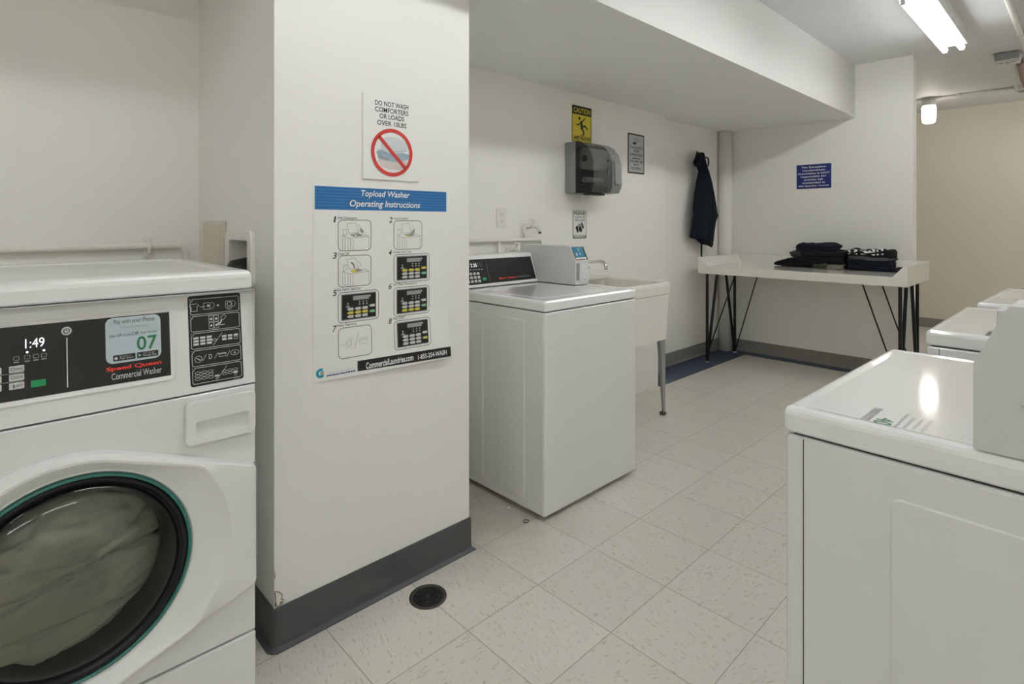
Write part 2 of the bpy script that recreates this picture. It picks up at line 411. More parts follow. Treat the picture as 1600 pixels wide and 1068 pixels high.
baseboard('baseboard_corridor', [(-2.6, 8.14), (3.19, 8.14)], 'taupe vinyl baseboard at the end of the passage', M_base_lt, 0.11)
b = MB(); b.box(-2.528, -2.25, 4.092, YF-0.002, 0.0, 0.0015, M_blue); b.box(XA+0.002, -2.25, 3.70, 4.092, 0, 0.0015, M_blue)
b.box(-2.25, -0.972, YF-0.135, YF-0.002, 0, 0.0015, M_blue)
struct(b, 'trim_floor', 'navy blue floor border along the far walls', 'floor border')
b = MB(); b.box(XA+0.002, -2.262, 2.45, 3.69, 0.0, 0.60, M_col, 0.004)
struct(b, 'trim_chase', 'white boxed-in ledge below the sink', 'boxing')

# ------------------------------------------------------------------ lights
def tube_fixture(y0, y1, label, x=-0.655):
    t = thing('fluorescent_light', label, 'light', (x, (y0+y1)/2, ZC), 0, 'twin tube ceiling lights')
    L = (y1-y0)/2
    b = MB(); b.prism([(-0.074, 0), (0.074, 0), (0.074, -0.112), (-0.074, -0.112)], -L-0.01, L+0.01, M_fixture); b.done('housing', t)
    for s in (-1, 1):
        b = MB(); b.tube([(s*0.046, -L+0.02, -0.135), (s*0.046, L-0.02, -0.135)], 0.018, M_tube, 14); u = b.done('tube', t)
        for e in (-1, 1):
            b = MB(); b.box(s*0.046-0.012, s*0.046+0.012, e*(L-0.008)-0.010, e*(L-0.008)+0.010, -0.155, -0.1122, M_fixture, 0.003); b.done('lamp_holder', t)
tube_fixture(3.58, 4.83, 'bare twin fluorescent tube light on the ceiling near the passage')
tube_fixture(1.95, 3.20, 'bare twin fluorescent tube light above the second dryer')
tube_fixture(0.25, 1.50, 'bare twin fluorescent tube light above the nearest dryer')
tube_fixture(-2.3, -1.05, 'bare twin fluorescent tube light behind the photographer')

tube_fixture(-0.75, 0.50, 'added unseen twin tube fill light to the right of the photographer', 1.3)  # unseen fixture, added as fill for the alcove and left side
tube_fixture(-2.3, -1.05, 'added unseen twin tube fill light behind and right of the photographer', 1.3)  # second unseen fill fixture, added for the same side
tube_fixture(6.4, 7.65, 'added unseen twin tube fill light round the corner of the passage', 0.15)  # unseen fixture, added to brighten the passage and far floor
tube_fixture(6.4, 7.65, 'added unseen twin tube fill light farther right along the passage', 1.5)  # another unseen fixture, added as passage fill
def jar_light(x, label):
    t = thing('jar_light', label, 'light', (x, 7.25, ZC))
    b = MB(); b.lathe([(0.0, -0.03), (0.055, -0.03), (0.062, -0.06), (0.060, -0.085), (0.0, -0.085)], (0, 0, 0), (0, 0, 1), M_fixture, 24); b.done('cap', t)
    b = MB(); b.lathe([(0.0, -0.086), (0.056, -0.086), (0.063, -0.11), (0.062, -0.22), (0.055, -0.26), (0.035, -0.272), (0.0, -0.275)], (0, 0, 0), (0, 0, 1), M_jar, 24); b.done('globe', t)
jar_light(-1.19, 'small frosted white jar light hanging below the passage ceiling pipe')
b = MB(); b.tube([(-1.6, 7.25, ZC-0.016), (-0.52, 7.25, ZC-0.016)], 0.014, M_cond, 10)
for x in (-1.45, -0.95, -0.7): b.box(x-0.012, x+0.012, 7.222, 7.278, ZC-0.032, ZC, M_cond, 0.003)
tag(b.done('ceiling_conduit'), 'thin grey conduit along the passage ceiling joining the jar light', 'pipe')
t = thing('junction_box', 'round white junction box on the passage ceiling right of the jar light', 'junction box', (-0.44, 7.25, ZC))
b = MB(); b.lathe([(0.0, -0.055), (0.075, -0.055), (0.08, -0.045), (0.08, 0.0)], (0, 0, 0), (0, 0, 1), M_fixture, 24); b.done('body', t)
b = MB(); b.lathe([(0.0, -0.062), (0.05, -0.062), (0.055, -0.055)], (0, 0, 0), (0, 0, 1), M_dispgrey, 20); b.done('cover', t)
b = MB(); b.tube([(-0.40, 6.02, ZC-0.03), (-0.40, 6.10, ZC-0.028), (-0.42, 6.9, ZC-0.028), (-0.42, 7.16, ZC-0.028)], 0.026, M_copper, 12)
tag(b.done('sprinkler_pipe'), 'short red-brown pipe on the ceiling behind the fire alarm strobe', 'pipe')
t = thing('fire_alarm', 'white ceiling fire alarm strobe with a grey lens', 'alarm', (-0.455, 5.80, ZC))
b = MB(); b.prism([(-0.085, 0), (0.085, 0), (0.07, -0.07), (-0.07, -0.07)], -0.03, 0.10, M_fixture); b.done('body', t)
b = MB(); b.box(-0.072, 0.072, -0.065, -0.031, -0.055, -0.004, M_lens, 0.008); b.done('lens', t)
b = MB()
for k in (-1, 0, 1): b = MB(); b.box(k*0.035-0.006, k*0.035+0.006, 0.0, 0.012, -0.074, -0.0702, M_dispgrey); b.done('sounder_slot', t)
for k in (-1, 1): b = MB(); b.box(k*0.04-0.02, k*0.04+0.02, 0.03, 0.07, -0.078, -0.0702, M_platewhite, 0.003); b.done('strobe_lamp', t)
b = MB(); b.tube([(-0.34, 3.2, ZC-0.02), (-0.34, 7.0, ZC-0.02)], 0.016, M_pipe, 12)
for y in (4.2, 5.2): b.box(-0.362, -0.318, y-0.012, y+0.012, ZC-0.038, ZC, M_cond, 0.003)
tag(b.done('ceiling_pipe'), 'straight white pipe along the main ceiling beside the tube light', 'pipe')

# ------------------------------------------------------------------ pipes and wall fittings
b = MB(); b.tube([(-2.467, 5.235, 0.0), (-2.467, 5.235, ZS-0.002)], 0.0625, M_pipe, 28); tag(b.done('riser_pipe'), 'thick white riser pipe in the far corner from floor to soffit', 'pipe')
b = MB()
b.tube([(-2.375, -1.5, 1.143), (-2.375, 0.52, 1.15), (-2.375, 0.545, 1.145), (-2.375, 0.555, 1.12), (-2.375, 0.557, 0.0)], 0.0125, M_pipe, 12)
tag(b.done('water_pipe'), 'thin painted pipe along the alcove wall turning down at the corner', 'pipe')
b = MB(); b.tube([(-2.388, 0.435, 1.165), (-2.372, 0.435, 1.168), (-2.356, 0.435, 1.15), (-2.358, 0.435, 1.128), (-2.375, 0.435, 1.122), (-2.398, 0.435, 1.125)], 0.006, M_pipe, 8)
b.box(-2.3985, -2.385, 0.423, 0.447, 1.108, 1.18, M_pipe, 0.003)
tag(b.done('pipe_clamp'), 'small painted clamp gripping the alcove wall pipe', 'clamp')
b = MB(); b.tube([(-2.425, 1.36, 1.131), (-2.425, 2.55, 1.131), (-2.425, 2.572, 1.125), (-2.425, 2.578, 1.10), (-2.425, 2.578, 0.602)], 0.011, M_pipe, 12)
b.tube([(-2.425, 2.21, 1.131), (-2.425, 2.21, 0.0)], 0.010, M_pipe, 10)
tag(b.done('supply_pipe'), 'painted water pipe along the wall behind the top-loading washer', 'pipe')
def spigot(y, z, label):
    t = thing('wall_spigot', label, 'tap', (XA, y, z), 0, 'painted taps behind the top-loading washer')
    b = MB(); b.tube([(0.001, 0, 0), (0.05, 0, 0), (0.075, 0.01, -0.008), (0.085, 0.018, -0.035)], [0.011, 0.013, 0.012, 0.012], M_pipe, 12); b.done('spout', t)
    b = MB(); b.tube([(0.045, 0, 0.010), (0.052, 0, 0.035)], 0.005, M_pipe, 8); b.lathe([(0, 0), (0.02, 0.001), (0.022, 0.006), (0, 0.008)], (0.052, 0, 0.034), (0.3, 0, 1), M_pipe, 14); b.done('handle', t)
    b = MB(); b.tube([(0.022, -0.055, 0.012), (0.022, -0.055, -0.075)], 0.009, M_pipe, 10); b.tube([(0.022, -0.055, 0.0), (0.03, 0.0, 0.0)], 0.009, M_pipe, 10); b.done('feed_pipe', t)
    b = MB(); b.tube([(0.084, 0.018, -0.034), (0.087, 0.02, -0.046)], 0.0085, M_gap, 12); b.done('outlet', t)
spigot(2.475, 1.215, 'painted wall tap above the pipe and right of the white outlet plate')
spigot(2.33, 1.075, 'lower painted wall tap just behind the washer console')
t = thing('wall_outlet', 'white outlet plate on the wall above the top-loading washer', 'outlet', (XA, 2.246, 1.265), PI/2)
b = MB(); rl = rrect(-0.038, 0.038, -0.060, 0.060, 0.004)
b.loft([[(x, -0.0005, z) for x, z in rl], [(x, -0.006, z) for x, z in rl], [(x*0.94, -0.0075, z*0.96) for x, z in rl]], M_platewhite); b.done('plate', t)
p = Print()
for v in (-0.02, 0.02):
    p.round(-0.017, 0.017, v-0.014, v+0.014, 0.008, 0.0082, M_platewhite)
    p.rect(-0.008, -0.005, v-0.002, v+0.006, 0.0086, M_gap); p.rect(0.004, 0.007, v-0.002, v+0.006, 0.0086, M_gap); p.disc(0, v-0.008, 0.0022, 0.0086, M_gap, 10)
p.done('sockets', t)

# alcove: beige strip cover, washer outlet box frame and hose on the pillar's side
b = MB(); b.box(-2.30, -2.06, CY0-0.012, CY0-0.0005, 0.80, 1.24, M_beige, 0.004); b.box(-2.285, -2.075, CY0-0.014, CY0-0.012, 1.195, 1.225, M_beige, 0.001)
b.box(-2.275, -2.085, CY0-0.0135, CY0-0.012, 0.82, 1.18, M_beige, 0.001)
tag(b.done('cover_panel'), 'beige plastic cover panel on the pillar side above the washer', 'panel')
t = thing('washer_outlet_box', 'white recessed outlet box with a black hose on the pillar side', 'outlet box', (-1.9045, CY0, 1.12))
b = MB()
o_ = rrect(-0.128, 0.128, -0.088, 0.09, 0.025, 5); i_ = rrect(-0.088, 0.088, -0.058, 0.057, 0.004, 5)
b.loft([[(x, -0.0005, z) for x, z in o_], [(x, -0.010, z) for x, z in o_], [(x*0.97, -0.014, z*0.96) for x, z in o_], [(x, -0.012, z) for x, z in i_], [(x, 0.0005, z) for x, z in i_]], M_platewhite, False, False)
b.done('frame', t)
b = MB(); b.tube([(-0.008, 0.078, -0.052), (-0.008, 0.03, -0.042), (-0.008, -0.006, -0.046), (-0.008, -0.022, -0.075), (-0.008, -0.025, -0.13), (-0.008, -0.025, -0.34)], 0.045, M_blackpl, 20)
b.done('drain_hose', t)

# ------------------------------------------------------------------ signs on the pillar
t = thing('warning_sign', 'white sign with a red crossed-out circle over folded comforters', 'sign', (CX, 0.990, 1.515), PI/2)
b = MB(); b.box(-0.107, 0.107, -0.006, -0.001, -0.1395, 0.1395, M_paper, 0.0012); b.done('board', t)
p = Print(); H0 = 0.0064
for s_, u0, u1, v0 in (('DO NOT WASH', -0.064, 0.064, 0.1045), ('COMFORTERS', -0.064, 0.064, 0.0835), ('OR LOADS', -0.047, 0.047, 0.0625), ('OVER 10LBS', -0.056, 0.056, 0.0405)):
    p.text(s_, u0, u1, v0, v0+0.0165, H0, M_ink, 0.012)
p.done('lettering', t)
p = Print()
def blob(cx, cy, rx, ry, m, h, ph=0.0, amp=0.12):
    p.poly([(cx+rx*math.copysign(abs(math.cos(a))**0.7, math.cos(a))*(1+amp*math.sin(3*a+ph)), cy+ry*math.copysign(abs(math.sin(a))**0.7, math.sin(a))*(1+amp*math.sin(4*a+ph))) for a in [2*PI*k/36 for k in range(36)]], h, m)
blob(0.002, -0.083, 0.052, 0.020, M_quiltpink, H0)
blob(0.000, -0.058, 0.062, 0.018, M_quiltblue, H0+0.0003, 1.0)
blob(0.005, -0.022, 0.052, 0.026, M_quiltwhite, H0+0.0006, 2.0, 0.08)
p.line([(-0.055, -0.040), (-0.02, -0.047), (0.02, -0.042), (0.058, -0.036)], 0.0022, H0+0.0009, M_quiltblue)
p.line([(-0.05, -0.060), (-0.03, -0.068), (-0.012, -0.070)], 0.006, H0+0.0009, M_grey)
p.line([(-0.045, -0.072), (0.0, -0.078), (0.045, -0.072)], 0.0016, H0+0.0009, M_ltgrey)
p.done('comforter_picture', t)
p = Print()
p.ring(0, -0.047, 0.0735, 0.0125, H0+0.0014, M_red, n=56); p.line([(-0.051, 0.003), (0.051, -0.096)], 0.0125, H0+0.0014, M_red)
p.done('prohibition_mark', t)

PC = lambda u, v: 0.020*max(0.0, (u+0.25)/0.5)*max(0.0, (-v-0.12)/0.18)
PFR = lambda u, v, h: (u, -(h+0.0015+PC(u, v)), v)
t = thing('instruction_poster', 'large white poster of washer instructions with a blue header', 'poster', (CX, 0.972, 1.05), PI/2)
p = Print(PFR)
us = [-0.2535+0.507*k/12 for k in range(13)]; vs_ = [-0.303+0.607*k/14 for k in range(15)]
for i in range(12):
    for j in range(14): p.rect(us[i], us[i+1], vs_[j], vs_[j+1], 0.0, M_paper)
p.mb.bm.faces.ensure_lookup_table()
bmesh.ops.remove_doubles(p.mb.bm, verts=p.mb.bm.verts[:], dist=1e-5)
sheet = p.mb.done('sheet', t, recalc=False)
md = sheet.modifiers.new('thickness', 'SOLIDIFY'); md.thickness = 0.0006; md.offset = -1
h1, h2, h3, h4, h5 = 0.0005, 0.0009, 0.0013, 0.0017, 0.0021
p = Print(PFR); p.rect(-0.2475, 0.2473, 0.2235, 0.2953, h1, M_hdrblue)
for k in range(7): p.rect(-0.2475, 0.2473, 0.2300+0.0098*k, 0.2325+0.0098*k, h2, M_hdrdk)
p.done('header_band', t)
p = Print(PFR)
p.text('Topload Washer', -0.096, 0.0895, 0.2625, 0.2885, h3, M_paper, 0.015, 0.18); p.text('Operating Instructions', -0.134, 0.132, 0.2285, 0.2560, h3, M_paper, 0.015, 0.18)
p.done('header_lettering', t)
p = Print(PFR); p.poly([(-0.1085, -0.291), (0.2535, -0.300), (0.2535, -0.265), (-0.1085, -0.258)], h1, M_ink)
p.text('CommercialLaundries.com', -0.080, 0.097, -0.289, -0.268, h2, M_paper, 0.02); p.text('1-855-254-WASH', 0.115, 0.235, -0.290, -0.2735, h2, M_paper, 0.02)
p.done('footer_band', t)
p = Print(PFR)
p.ring(-0.2290, -0.2755, 0.0105, 0.0085, h1, M_teal2, n=24, a0=55, a1=320); p.disc(-0.2235, -0.2765, 0.006, h1, M_tan, 14); p.ring(-0.2235, -0.2765, 0.006, 0.002, h2, M_teal2, n=16, a0=60, a1=300)
p.text('CommercialLaundries, Inc.', -0.211, -0.115, -0.2825, -0.2755, h1, M_paleblue); 
rr = random.Random(3); u = -0.211
while u < -0.118:
    w = rr.uniform(0.003, 0.009); p.rect(u, u+w, -0.2892, -0.2852, h1, M_navysign); u += w+0.0016
p.done('maker_logo', t)
nums = [('1', -0.1829, 0.184), ('2', 0.0165, 0.1835), ('3', -0.1829, 0.0715), ('4', 0.0135, 0.0735), ('5', -0.1829, -0.0445), ('6', 0.0135, -0.0390), ('7', -0.1844, -0.1555), ('8', 0.0126, -0.1555)]

caps = [('Add Detergent', -0.1745, -0.108, 0.1925), ('Load Laundry', 0.0276, 0.083, 0.1925), ('Close Lid', -0.1745, -0.136, 0.0812), ('Choose Cycle Type', 0.0245, 0.097, 0.0790), ('Set Fabric Selector', -0.1745, -0.094, -0.0310),
        ('Set Wash Temperature', 0.0265, 0.120, -0.0310), ('Make Payment', -0.1760, -0.110, -0.1440), ('Press START', 0.0250, 0.070, -0.1440)]
for (s_, u, v), (c_, u0, u1, vc) in zip(nums, caps):
    p = Print(PFR); p.text(s_, u-(0.0025 if s_ == '1' else 0.0055), u+(0.0025 if s_ == '1' else 0.0055), v, v+0.019, h1, M_ink, 0.01, 0.18)
    p.text(c_, u0, u1, vc, vc+0.0098, h1, M_ink, 0.0, 0.15)
    p.done('step_lettering', t)
def step_machine(bx, hand):
    u0, u1, v0, v1 = bx; p = Print(PFR)
    p.box(u0, u1, v0, v1, 0.014, 0.0018, h1, M_dispback)
    W, Hh = u1-u0, v1-v0; q = lambda x, y: (u0+W*x, v0+Hh*y); w = 0.0012
    for pts in ([(.13, .02), (.13, .5), (.36, .40), (.93, .46), (.93, .02)], [(.36, .40), (.36, .02)], [(.44, .37), (.44, .02)], [(.13, .5), (.25, .53)], [(.93, .46), (.70, .56)],
                [(.15, .5), (.15, .70), (.27, .70)], [(.25, .53), (.25, .68)], [(.20, .46), (.20, .02)], [(.29, .43), (.29, .02)]):
        p.line([q(*a) for a in pts], w, h2, M_grey)
    p.poly([q(.25, .88), q(.52, .92), q(.60, .60), q(.33, .56)], h1, M_paper); p.line([q(.25, .88), q(.52, .92), q(.60, .60), q(.33, .56)], w, h2, M_grey, True)
    p.poly([q(.34, .51), q(.60, .57), q(.76, .49), q(.50, .44)], h2, M_grey)
    if hand == 1:
        p.poly([q(.64, .74), q(.72, .70), q(.78, .62), q(.72, .56), q(.66, .62)], h3, M_grey); p.line([q(.58, .86), q(.64, .82), q(.70, .70)], w, h3, M_grey); p.disc(*q(.52, .49), 0.003, h3, M_paper, 10)
    if hand == 2:
        p.poly([q(.68, .72), q(.74, .66), q(.72, .56), q(.62, .50), q(.60, .58)], h3, M_grey); p.line([q(.62, .84), q(.68, .80), q(.74, .66)], w, h3, M_grey); p.poly([q(.44, .50), q(.53, .53), q(.53, .45), q(.46, .45)], h3, M_yellow)
    if hand == 3:
        p.line([q(.38, .78), q(.45, .72), q(.48, .60)], 0.0028, h3, M_ink); p.poly([q(.36, .50), q(.47, .56), q(.55, .51), q(.52, .44), q(.42, .45)], h3, M_yellow); p.line([q(.58, .80), q(.66, .74), q(.68, .62)], w, h3, M_grey)
    p.done('step_picture', t)
def step_panel(bx, row, ygreen=False, ystart=False):
    u0, u1, v0, v1 = bx; p = Print(PFR)
    p.box(u0, u1, v0, v1, 0.012, 0.0018, h1, M_dispback)
    a0, a1, c0, c1 = u0+0.0095, u1-0.0095, v0+0.006, v1-0.0055
    p.rect(a0, a1, c0, c1, h1, M_grey); p.rect(a0+0.003, a1-0.001, c0+0.003, c1-0.003, h2, M_blackst)
    W, Hh = a1-a0, c1-c0; q = lambda x, y: (a0+W*x, c0+Hh*y)
    def R(x0, x1, y0, y1, m): p.rect(*(q(x0, y0)[0], q(x1, y0)[0], q(x0, y0)[1], q(x0, y1)[1]), h3, m)
    R(.33, .79, .74, .90, M_grey); R(.79, .84, .82, .90, M_grey)
    for x in (.50, .61, .71): R(x, x+.025, .64, .69, M_silver); R(x-.01, x+.035, .54, .60, M_grey)
    R(.17, .20, .60, .65, M_silver); p.poly([q(.12, .48), q(.26, .48), q(.20, .57), q(.17, .57)], h3, M_grey)
    for r in range(3):
        y = .36-.14*r
        for x in (.20, .41, .61):
            R(x, x+.14, y, y+.105, M_yellow if r == row else M_silver)
            p.poly([q(x-.05, y+.05), q(x, y+.02), q(x, y+.08)], h3, M_yellow if r == row else M_silver)
            R(x+.03, x+.11, y+.045, y+.058, M_grey)
    R(.83, .96, .42, .52, M_yellow if row == 0 else M_silver); R(.83, .96, .20, .30, M_yellow if ystart else M_mint)
    p.poly([q(.78, .47), q(.83, .44), q(.83, .50)], h3, M_silver); p.poly([q(.78, .25), q(.83, .22), q(.83, .28)], h3, M_mint)
    p.done('step_picture', t)
step_machine((-0.172, -0.058, 0.0945, 0.1915), 1); step_machine((0.0276, 0.1405, 0.0925, 0.1900), 2); step_machine((-0.172, -0.058, -0.0185, 0.0790), 3)
step_panel((0.0280, 0.1715, -0.0195, 0.0755), 0); step_panel((-0.172, -0.0305, -0.1310, -0.0360), 1); step_panel((0.0276, 0.1715, -0.1330, -0.0370), 2); step_panel((0.0268, 0.1715, -0.2455, -0.1490), 5, ystart=True)
p = Print(PFR); u0, u1, v0, v1 = -0.172, -0.058, -0.2430, -0.1475
p.box(u0, u1, v0, v1, 0.014, 0.0018, h1, M_dispback); q = lambda x, y: (u0+(u1-u0)*x, v0+(v1-v0)*y); w = 0.0009
p.line([q(.04, .46), q(.18, .46), q(.30, .58), q(.40, .68)], w, h2, M_ltgrey); p.line([q(.04, .42), q(.18, .42), q(.26, .34), q(.38, .30)], w, h2, M_ltgrey)
p.disc(*q(.31, .48), 0.0085, h2, M_ltgrey, 16, 0.0105); p.disc(*q(.31, .48), 0.0065, h3, M_paper, 16, 0.0085)
p.line([q(.36, .66), q(.40, .60), q(.38, .54), q(.41, .48), q(.38, .42), q(.40, .36), q(.36, .30)], w, h2, M_ltgrey)
p.line([q(.47, .26), q(.60, .76)], w*1.2, h2, M_grey); p.line([q(.62, .40), q(.62, .58), q(.88, .62), q(.88, .42)], w, h2, M_ltgrey, True); p.line([q(.62, .52), q(.88, .55)], w*2, h2, M_ltgrey)
p.done('step_picture', t)

# ------------------------------------------------------------------ signs on the left wall and end wall
t = thing('caution_sign', 'yellow and black caution sign above the paper towel dispenser', 'sign', (XA, 3.005, 1.918), PI/2)
b = MB(); b.box(-0.106, 0.106, -0.003, -0.0008, -0.124, 0.126, M_caution, 0.0006); b.done('board', t)
p = Print(); h = 0.0045
p.box(-0.103, 0.103, -0.121, 0.123, 0.004, 0.004, h, M_ink); p.rect(-0.102, 0.102, 0.065, 0.122, h, M_ink)
p.text('CAUTION', -0.092, 0.092, 0.075, 0.111, 0.006, M_caution, 0.02); p.text('WET FLOOR', -0.092, 0.092, -0.110, -0.082, h, M_ink, 0.02)
p.done('lettering', t)
p = Print(); p.disc(-0.028, 0.040, 0.011, h, M_ink, 16)
p.line([(-0.020, 0.005), (0.000, 0.020), (0.035, 0.047)], 0.009, h, M_ink); p.line([(-0.062, -0.002), (-0.042, -0.008), (-0.018, 0.008)], 0.008, h, M_ink)
p.poly([(-0.022, 0.022), (0.000, 0.025), (0.012, -0.035), (-0.012, -0.035)], h+0.0005, M_ink)
p.line([(-0.002, -0.020), (0.030, -0.006), (0.062, -0.030)], 0.011, h+0.001, M_ink); p.line([(0.0, -0.030), (0.016, -0.045), (0.016, -0.070)], 0.011, h+0.0014, M_ink); p.line([(-0.018, -0.072), (0.022, -0.076)], 0.005, h, M_ink)
p.done('falling_figure', t)

t = thing('surveillance_sign', 'small grey framed camera notice right of the towel dispenser', 'sign', (XA, 3.667, 1.772), PI/2)
b = MB(); b.box(-0.110, 0.110, -0.004, -0.0008, -0.153, 0.153, M_ltgrey, 0.0006); b.done('board', t)
p = Print(); h = 0.0055; p.box(-0.105, 0.105, -0.148, 0.148, 0.002, 0.010, h, M_ink)
p.done('border', t)
p = Print()
p.poly([(-0.045, 0.122), (0.030, 0.122), (0.055, 0.098), (-0.02, 0.095)], h, M_grey); p.poly([(-0.03, 0.112), (0.03, 0.112), (0.042, 0.1), (-0.01, 0.1)], h+0.0008, M_ltgrey)
p.poly([(-0.05, 0.085), (0.0, 0.092), (-0.01, 0.070), (-0.04, 0.072)], h, M_ink)
p.done('camera_picture', t)
p = Print()
for s_, w_, v in (('THIS ROOM IS', .085, .038), ('UNDER', .04, .012), ('SURVEILLANCE', .085, -.016), ('YOU MAY BE', .085, -.068), ('IN IT', .035, -.094), ('RECORDED', .066, -.122)):
    p.text(s_, -w_, w_, v, v+0.018, h, M_ink, 0.0)
p.rect(-0.05, 0.055, -0.038, -0.033, h, M_ink); p.done('lettering', t)

t = thing('clean_up_sign', 'small white please clean up notice below the towel dispenser', 'sign', (XA, 2.981, 1.226), PI/2)
b = MB(); b.box(-0.074, 0.074, -0.003, -0.0008, -0.098, 0.098, M_paper, 0.0006); b.done('board', t)
p = Print(); h = 0.0045; p.box(-0.070, 0.070, -0.094, 0.094, 0.002, 0.005, h, M_grey)
p.text('PLEASE', -0.06, 0.06, 0.066, 0.086, h, M_ink, 0.02); p.text('CLEAN UP', -0.055, 0.055, 0.043, 0.057, h, M_ink); p.text('SPILLAGE', -0.055, 0.055, 0.022, 0.036, h, M_ink)
p.rect(-0.068, 0.068, -0.094, -0.074, h, M_grey); rr = random.Random(5)
for v in (-0.081, -0.090):
    u = -0.055
    while u < 0.05:
        w = rr.uniform(0.006, 0.014); p.rect(u, u+w, v, v+0.0045, h+0.0008, M_paper); u += w+0.003
p.done('lettering', t)
p = Print(); p.poly([(-0.048, -0.020), (-0.022, -0.006), (-0.012, -0.050), (-0.026, -0.060)], h, M_ink); p.poly([(-0.018, 0.002), (0.008, 0.006), (0.026, -0.044), (0.012, -0.056), (-0.010, -0.044)], h+0.0006, M_ink)
p.poly([(0.012, 0.016), (0.026, 0.012), (0.045, -0.020), (0.030, -0.036)], h, M_ink); p.poly([(-0.016, 0.000), (0.004, 0.004), (0.008, -0.014), (-0.010, -0.018)], h+0.001, M_grey)
p.done('spill_picture', t)

t = thing('notice_sign', 'navy blue sign with white lettering on the end wall above the table', 'sign', (-1.696, YF, 1.649))
b = MB(); b.box(-0.141, 0.141, -0.004, -0.0008, -0.107, 0.107, M_navysign, 0.0008); b.done('board', t)
p = Print(); h = 0.006
for k, (s_, w_) in enumerate((('The Decoplage', .100), ('Condominium', .092), ('Association is NOT', .130), ('responsible for', .105), ('articles left', .078), ('unattended in', .092), ('the laundry rooms', .124))):
    v = 0.0745-0.0275*k; d = 0.004 if any(c in s_ for c in 'pgy') else 0.0
    p.text(s_, -w_, w_, v-d, v+0.0165, h, M_navywhite, 0.02)
p.done('lettering', t)

# ------------------------------------------------------------------ paper towel dispenser
t = thing('paper_towel_dispenser', 'grey smoked paper towel dispenser under the yellow caution sign', 'dispenser', (XA, 2.826, 1.604), PI/2)
def dprof(inset=0.0, d0=0.06, d1=0.235):   # side outline (depth, z)
    return [(d0, -0.172+inset), (d0+0.05, -0.172+inset), (d1-0.02, -0.168+inset), (d1-inset, -0.13), (d1-inset, 0.03), (d1-0.02-inset, 0.09), (d1-0.06-inset, 0.14-inset), (d0+0.06, 0.168-inset), (d0, 0.172-inset)]
b = MB(); b.box(0.0, 0.325, -0.085, -0.0008, -0.172, 0.172, M_dispgrey, 0.008); b.done('housing', t)
b = MB(); P0 = dprof()
Pc = [(0.086, -0.170)]+P0[1:-1]+[(0.086, 0.170)]
b.loft([[(x, -d, z) for d, z in Pc] for x in (0.012, 0.215)], M_smoke, True, False, closed=False)
b.loft([[(0.012, -d, z) for d, z in Pc]], M_smoke, True, False)
cov = b.done('cover', t)
b = MB(); b.loft([[(x, -d*sc-(1-sc)*0.12, z*sc) for d, z in Pc] for x, sc in ((0.216, 0.992), (0.225, 1.0), (0.315, 1.0), (0.325, 0.97))], M_dispgrey)
b.prism([(-0.228, -0.10), (-0.252, -0.11), (-0.245, 0.03), (-0.228, 0.06)], 0.23, 0.30, M_dispgrey, 'yz')
b.done('push_panel', t)
b = MB(); b.lathe([(0.018, 0), (0.072, 0), (0.072, 0.185), (0.018, 0.185)], (0.025, -0.150, 0.055), (1, 0, 0), M_roll, 32); r_ = b.done('paper_roll', t)
b = MB(); b.lathe([(0, -0.004), (0.022, -0.004), (0.022, 0.0)], (0.025, -0.150, 0.055), (1, 0, 0), M_dispback, 20); b.done('roll_core', r_)
b = MB(); b.box(0.02, 0.21, -0.20, -0.09, -0.165, -0.115, M_dispback, 0.006); b.tube([(0.02, -0.15, -0.085), (0.21, -0.15, -0.085)], 0.02, M_roll, 14); b.box(0.025, 0.205, -0.115, -0.09, -0.11, 0.13, M_dispback, 0.004)
b.done('feed_mechanism', t)
b = MB(); b.box(0.06, 0.22, -0.17, -0.11, -0.184, -0.1725, M_dispback, 0.003); b.done('outlet_slot', t)
b = MB(); b.box(0.160, 0.172, -0.2385, -0.2355, -0.06, 0.02, M_dispback, 0.001); b.lathe([(0, 0.003), (0.011, 0.003), (0.011, 0)], (0.166, -0.2355, 0.045), (0, -1, 0), M_dispback, 16); b.done('key_latch', t)

# ------------------------------------------------------------------ front-loading washer
t = thing('washing_machine', 'white front-loading washer with a round dark glass door beside the pillar', 'washing machine', (-1.42, 0.133, 0), PI/2)
W2, D = 0.35, 0.68
b = MB()   # cabinet: five sided, open to the front
pr = [(-W2, 0.02), (W2, 0.02), (W2, 1.068), (-W2, 1.068)]
b.loft([[(x, 0.004, z) for x, z in pr], [(x, D, z) for x, z in pr]], M_enamel, False, True)
b.done('cabinet', t)
for x in (-0.3, 0.3):
    for y in (0.06, 0.6): b = MB(); b.lathe([(0.0, 0.0), (0.022, 0.0), (0.018, 0.02)], (x, y, 0.0), (0, 0, 1), M_blackpl, 14); b.done('foot', t)
b = MB(); b.box(-W2-0.001, W2+0.001, -0.003, 0.012, 0.03, 0.2315, M_enamel, 0.004); b.done('lower_panel', t)
def polar(cx, cz, poly, angs):
    out = []
    for a in angs:
        d = (math.cos(a), math.sin(a)); best = None
        for (x0, z0), (x1, z1) in zip(poly, poly[1:]+poly[:1]):
            ex, ez = x1-x0, z1-z0; den = d[0]*ez-d[1]*ex
            if abs(den) < 1e-12: continue
            tt = ((x0-cx)*ez-(z0-cz)*ex)/den; ss = ((x0-cx)*d[1]-(z0-cz)*d[0])/den
            if tt > 0 and -1e-6 <= ss <= 1+1e-6 and (best is None or tt < best): best = tt
        out.append(best)
    return out
WX, WZ = -0.001, 0.515
pp = [(-W2, 0.236), (W2, 0.236), (W2, 0.837), (-W2, 0.837)]
angs = sorted([2*PI*k/96-PI for k in range(96)]+[math.atan2(z-WZ, x-WX) for x, z in pp])
ro = polar(WX, WZ, pp, angs)
ringf = lambda rs, y: [(WX+r*math.cos(a), y, WZ+r*math.sin(a)) for r, a in zip(rs, angs)]
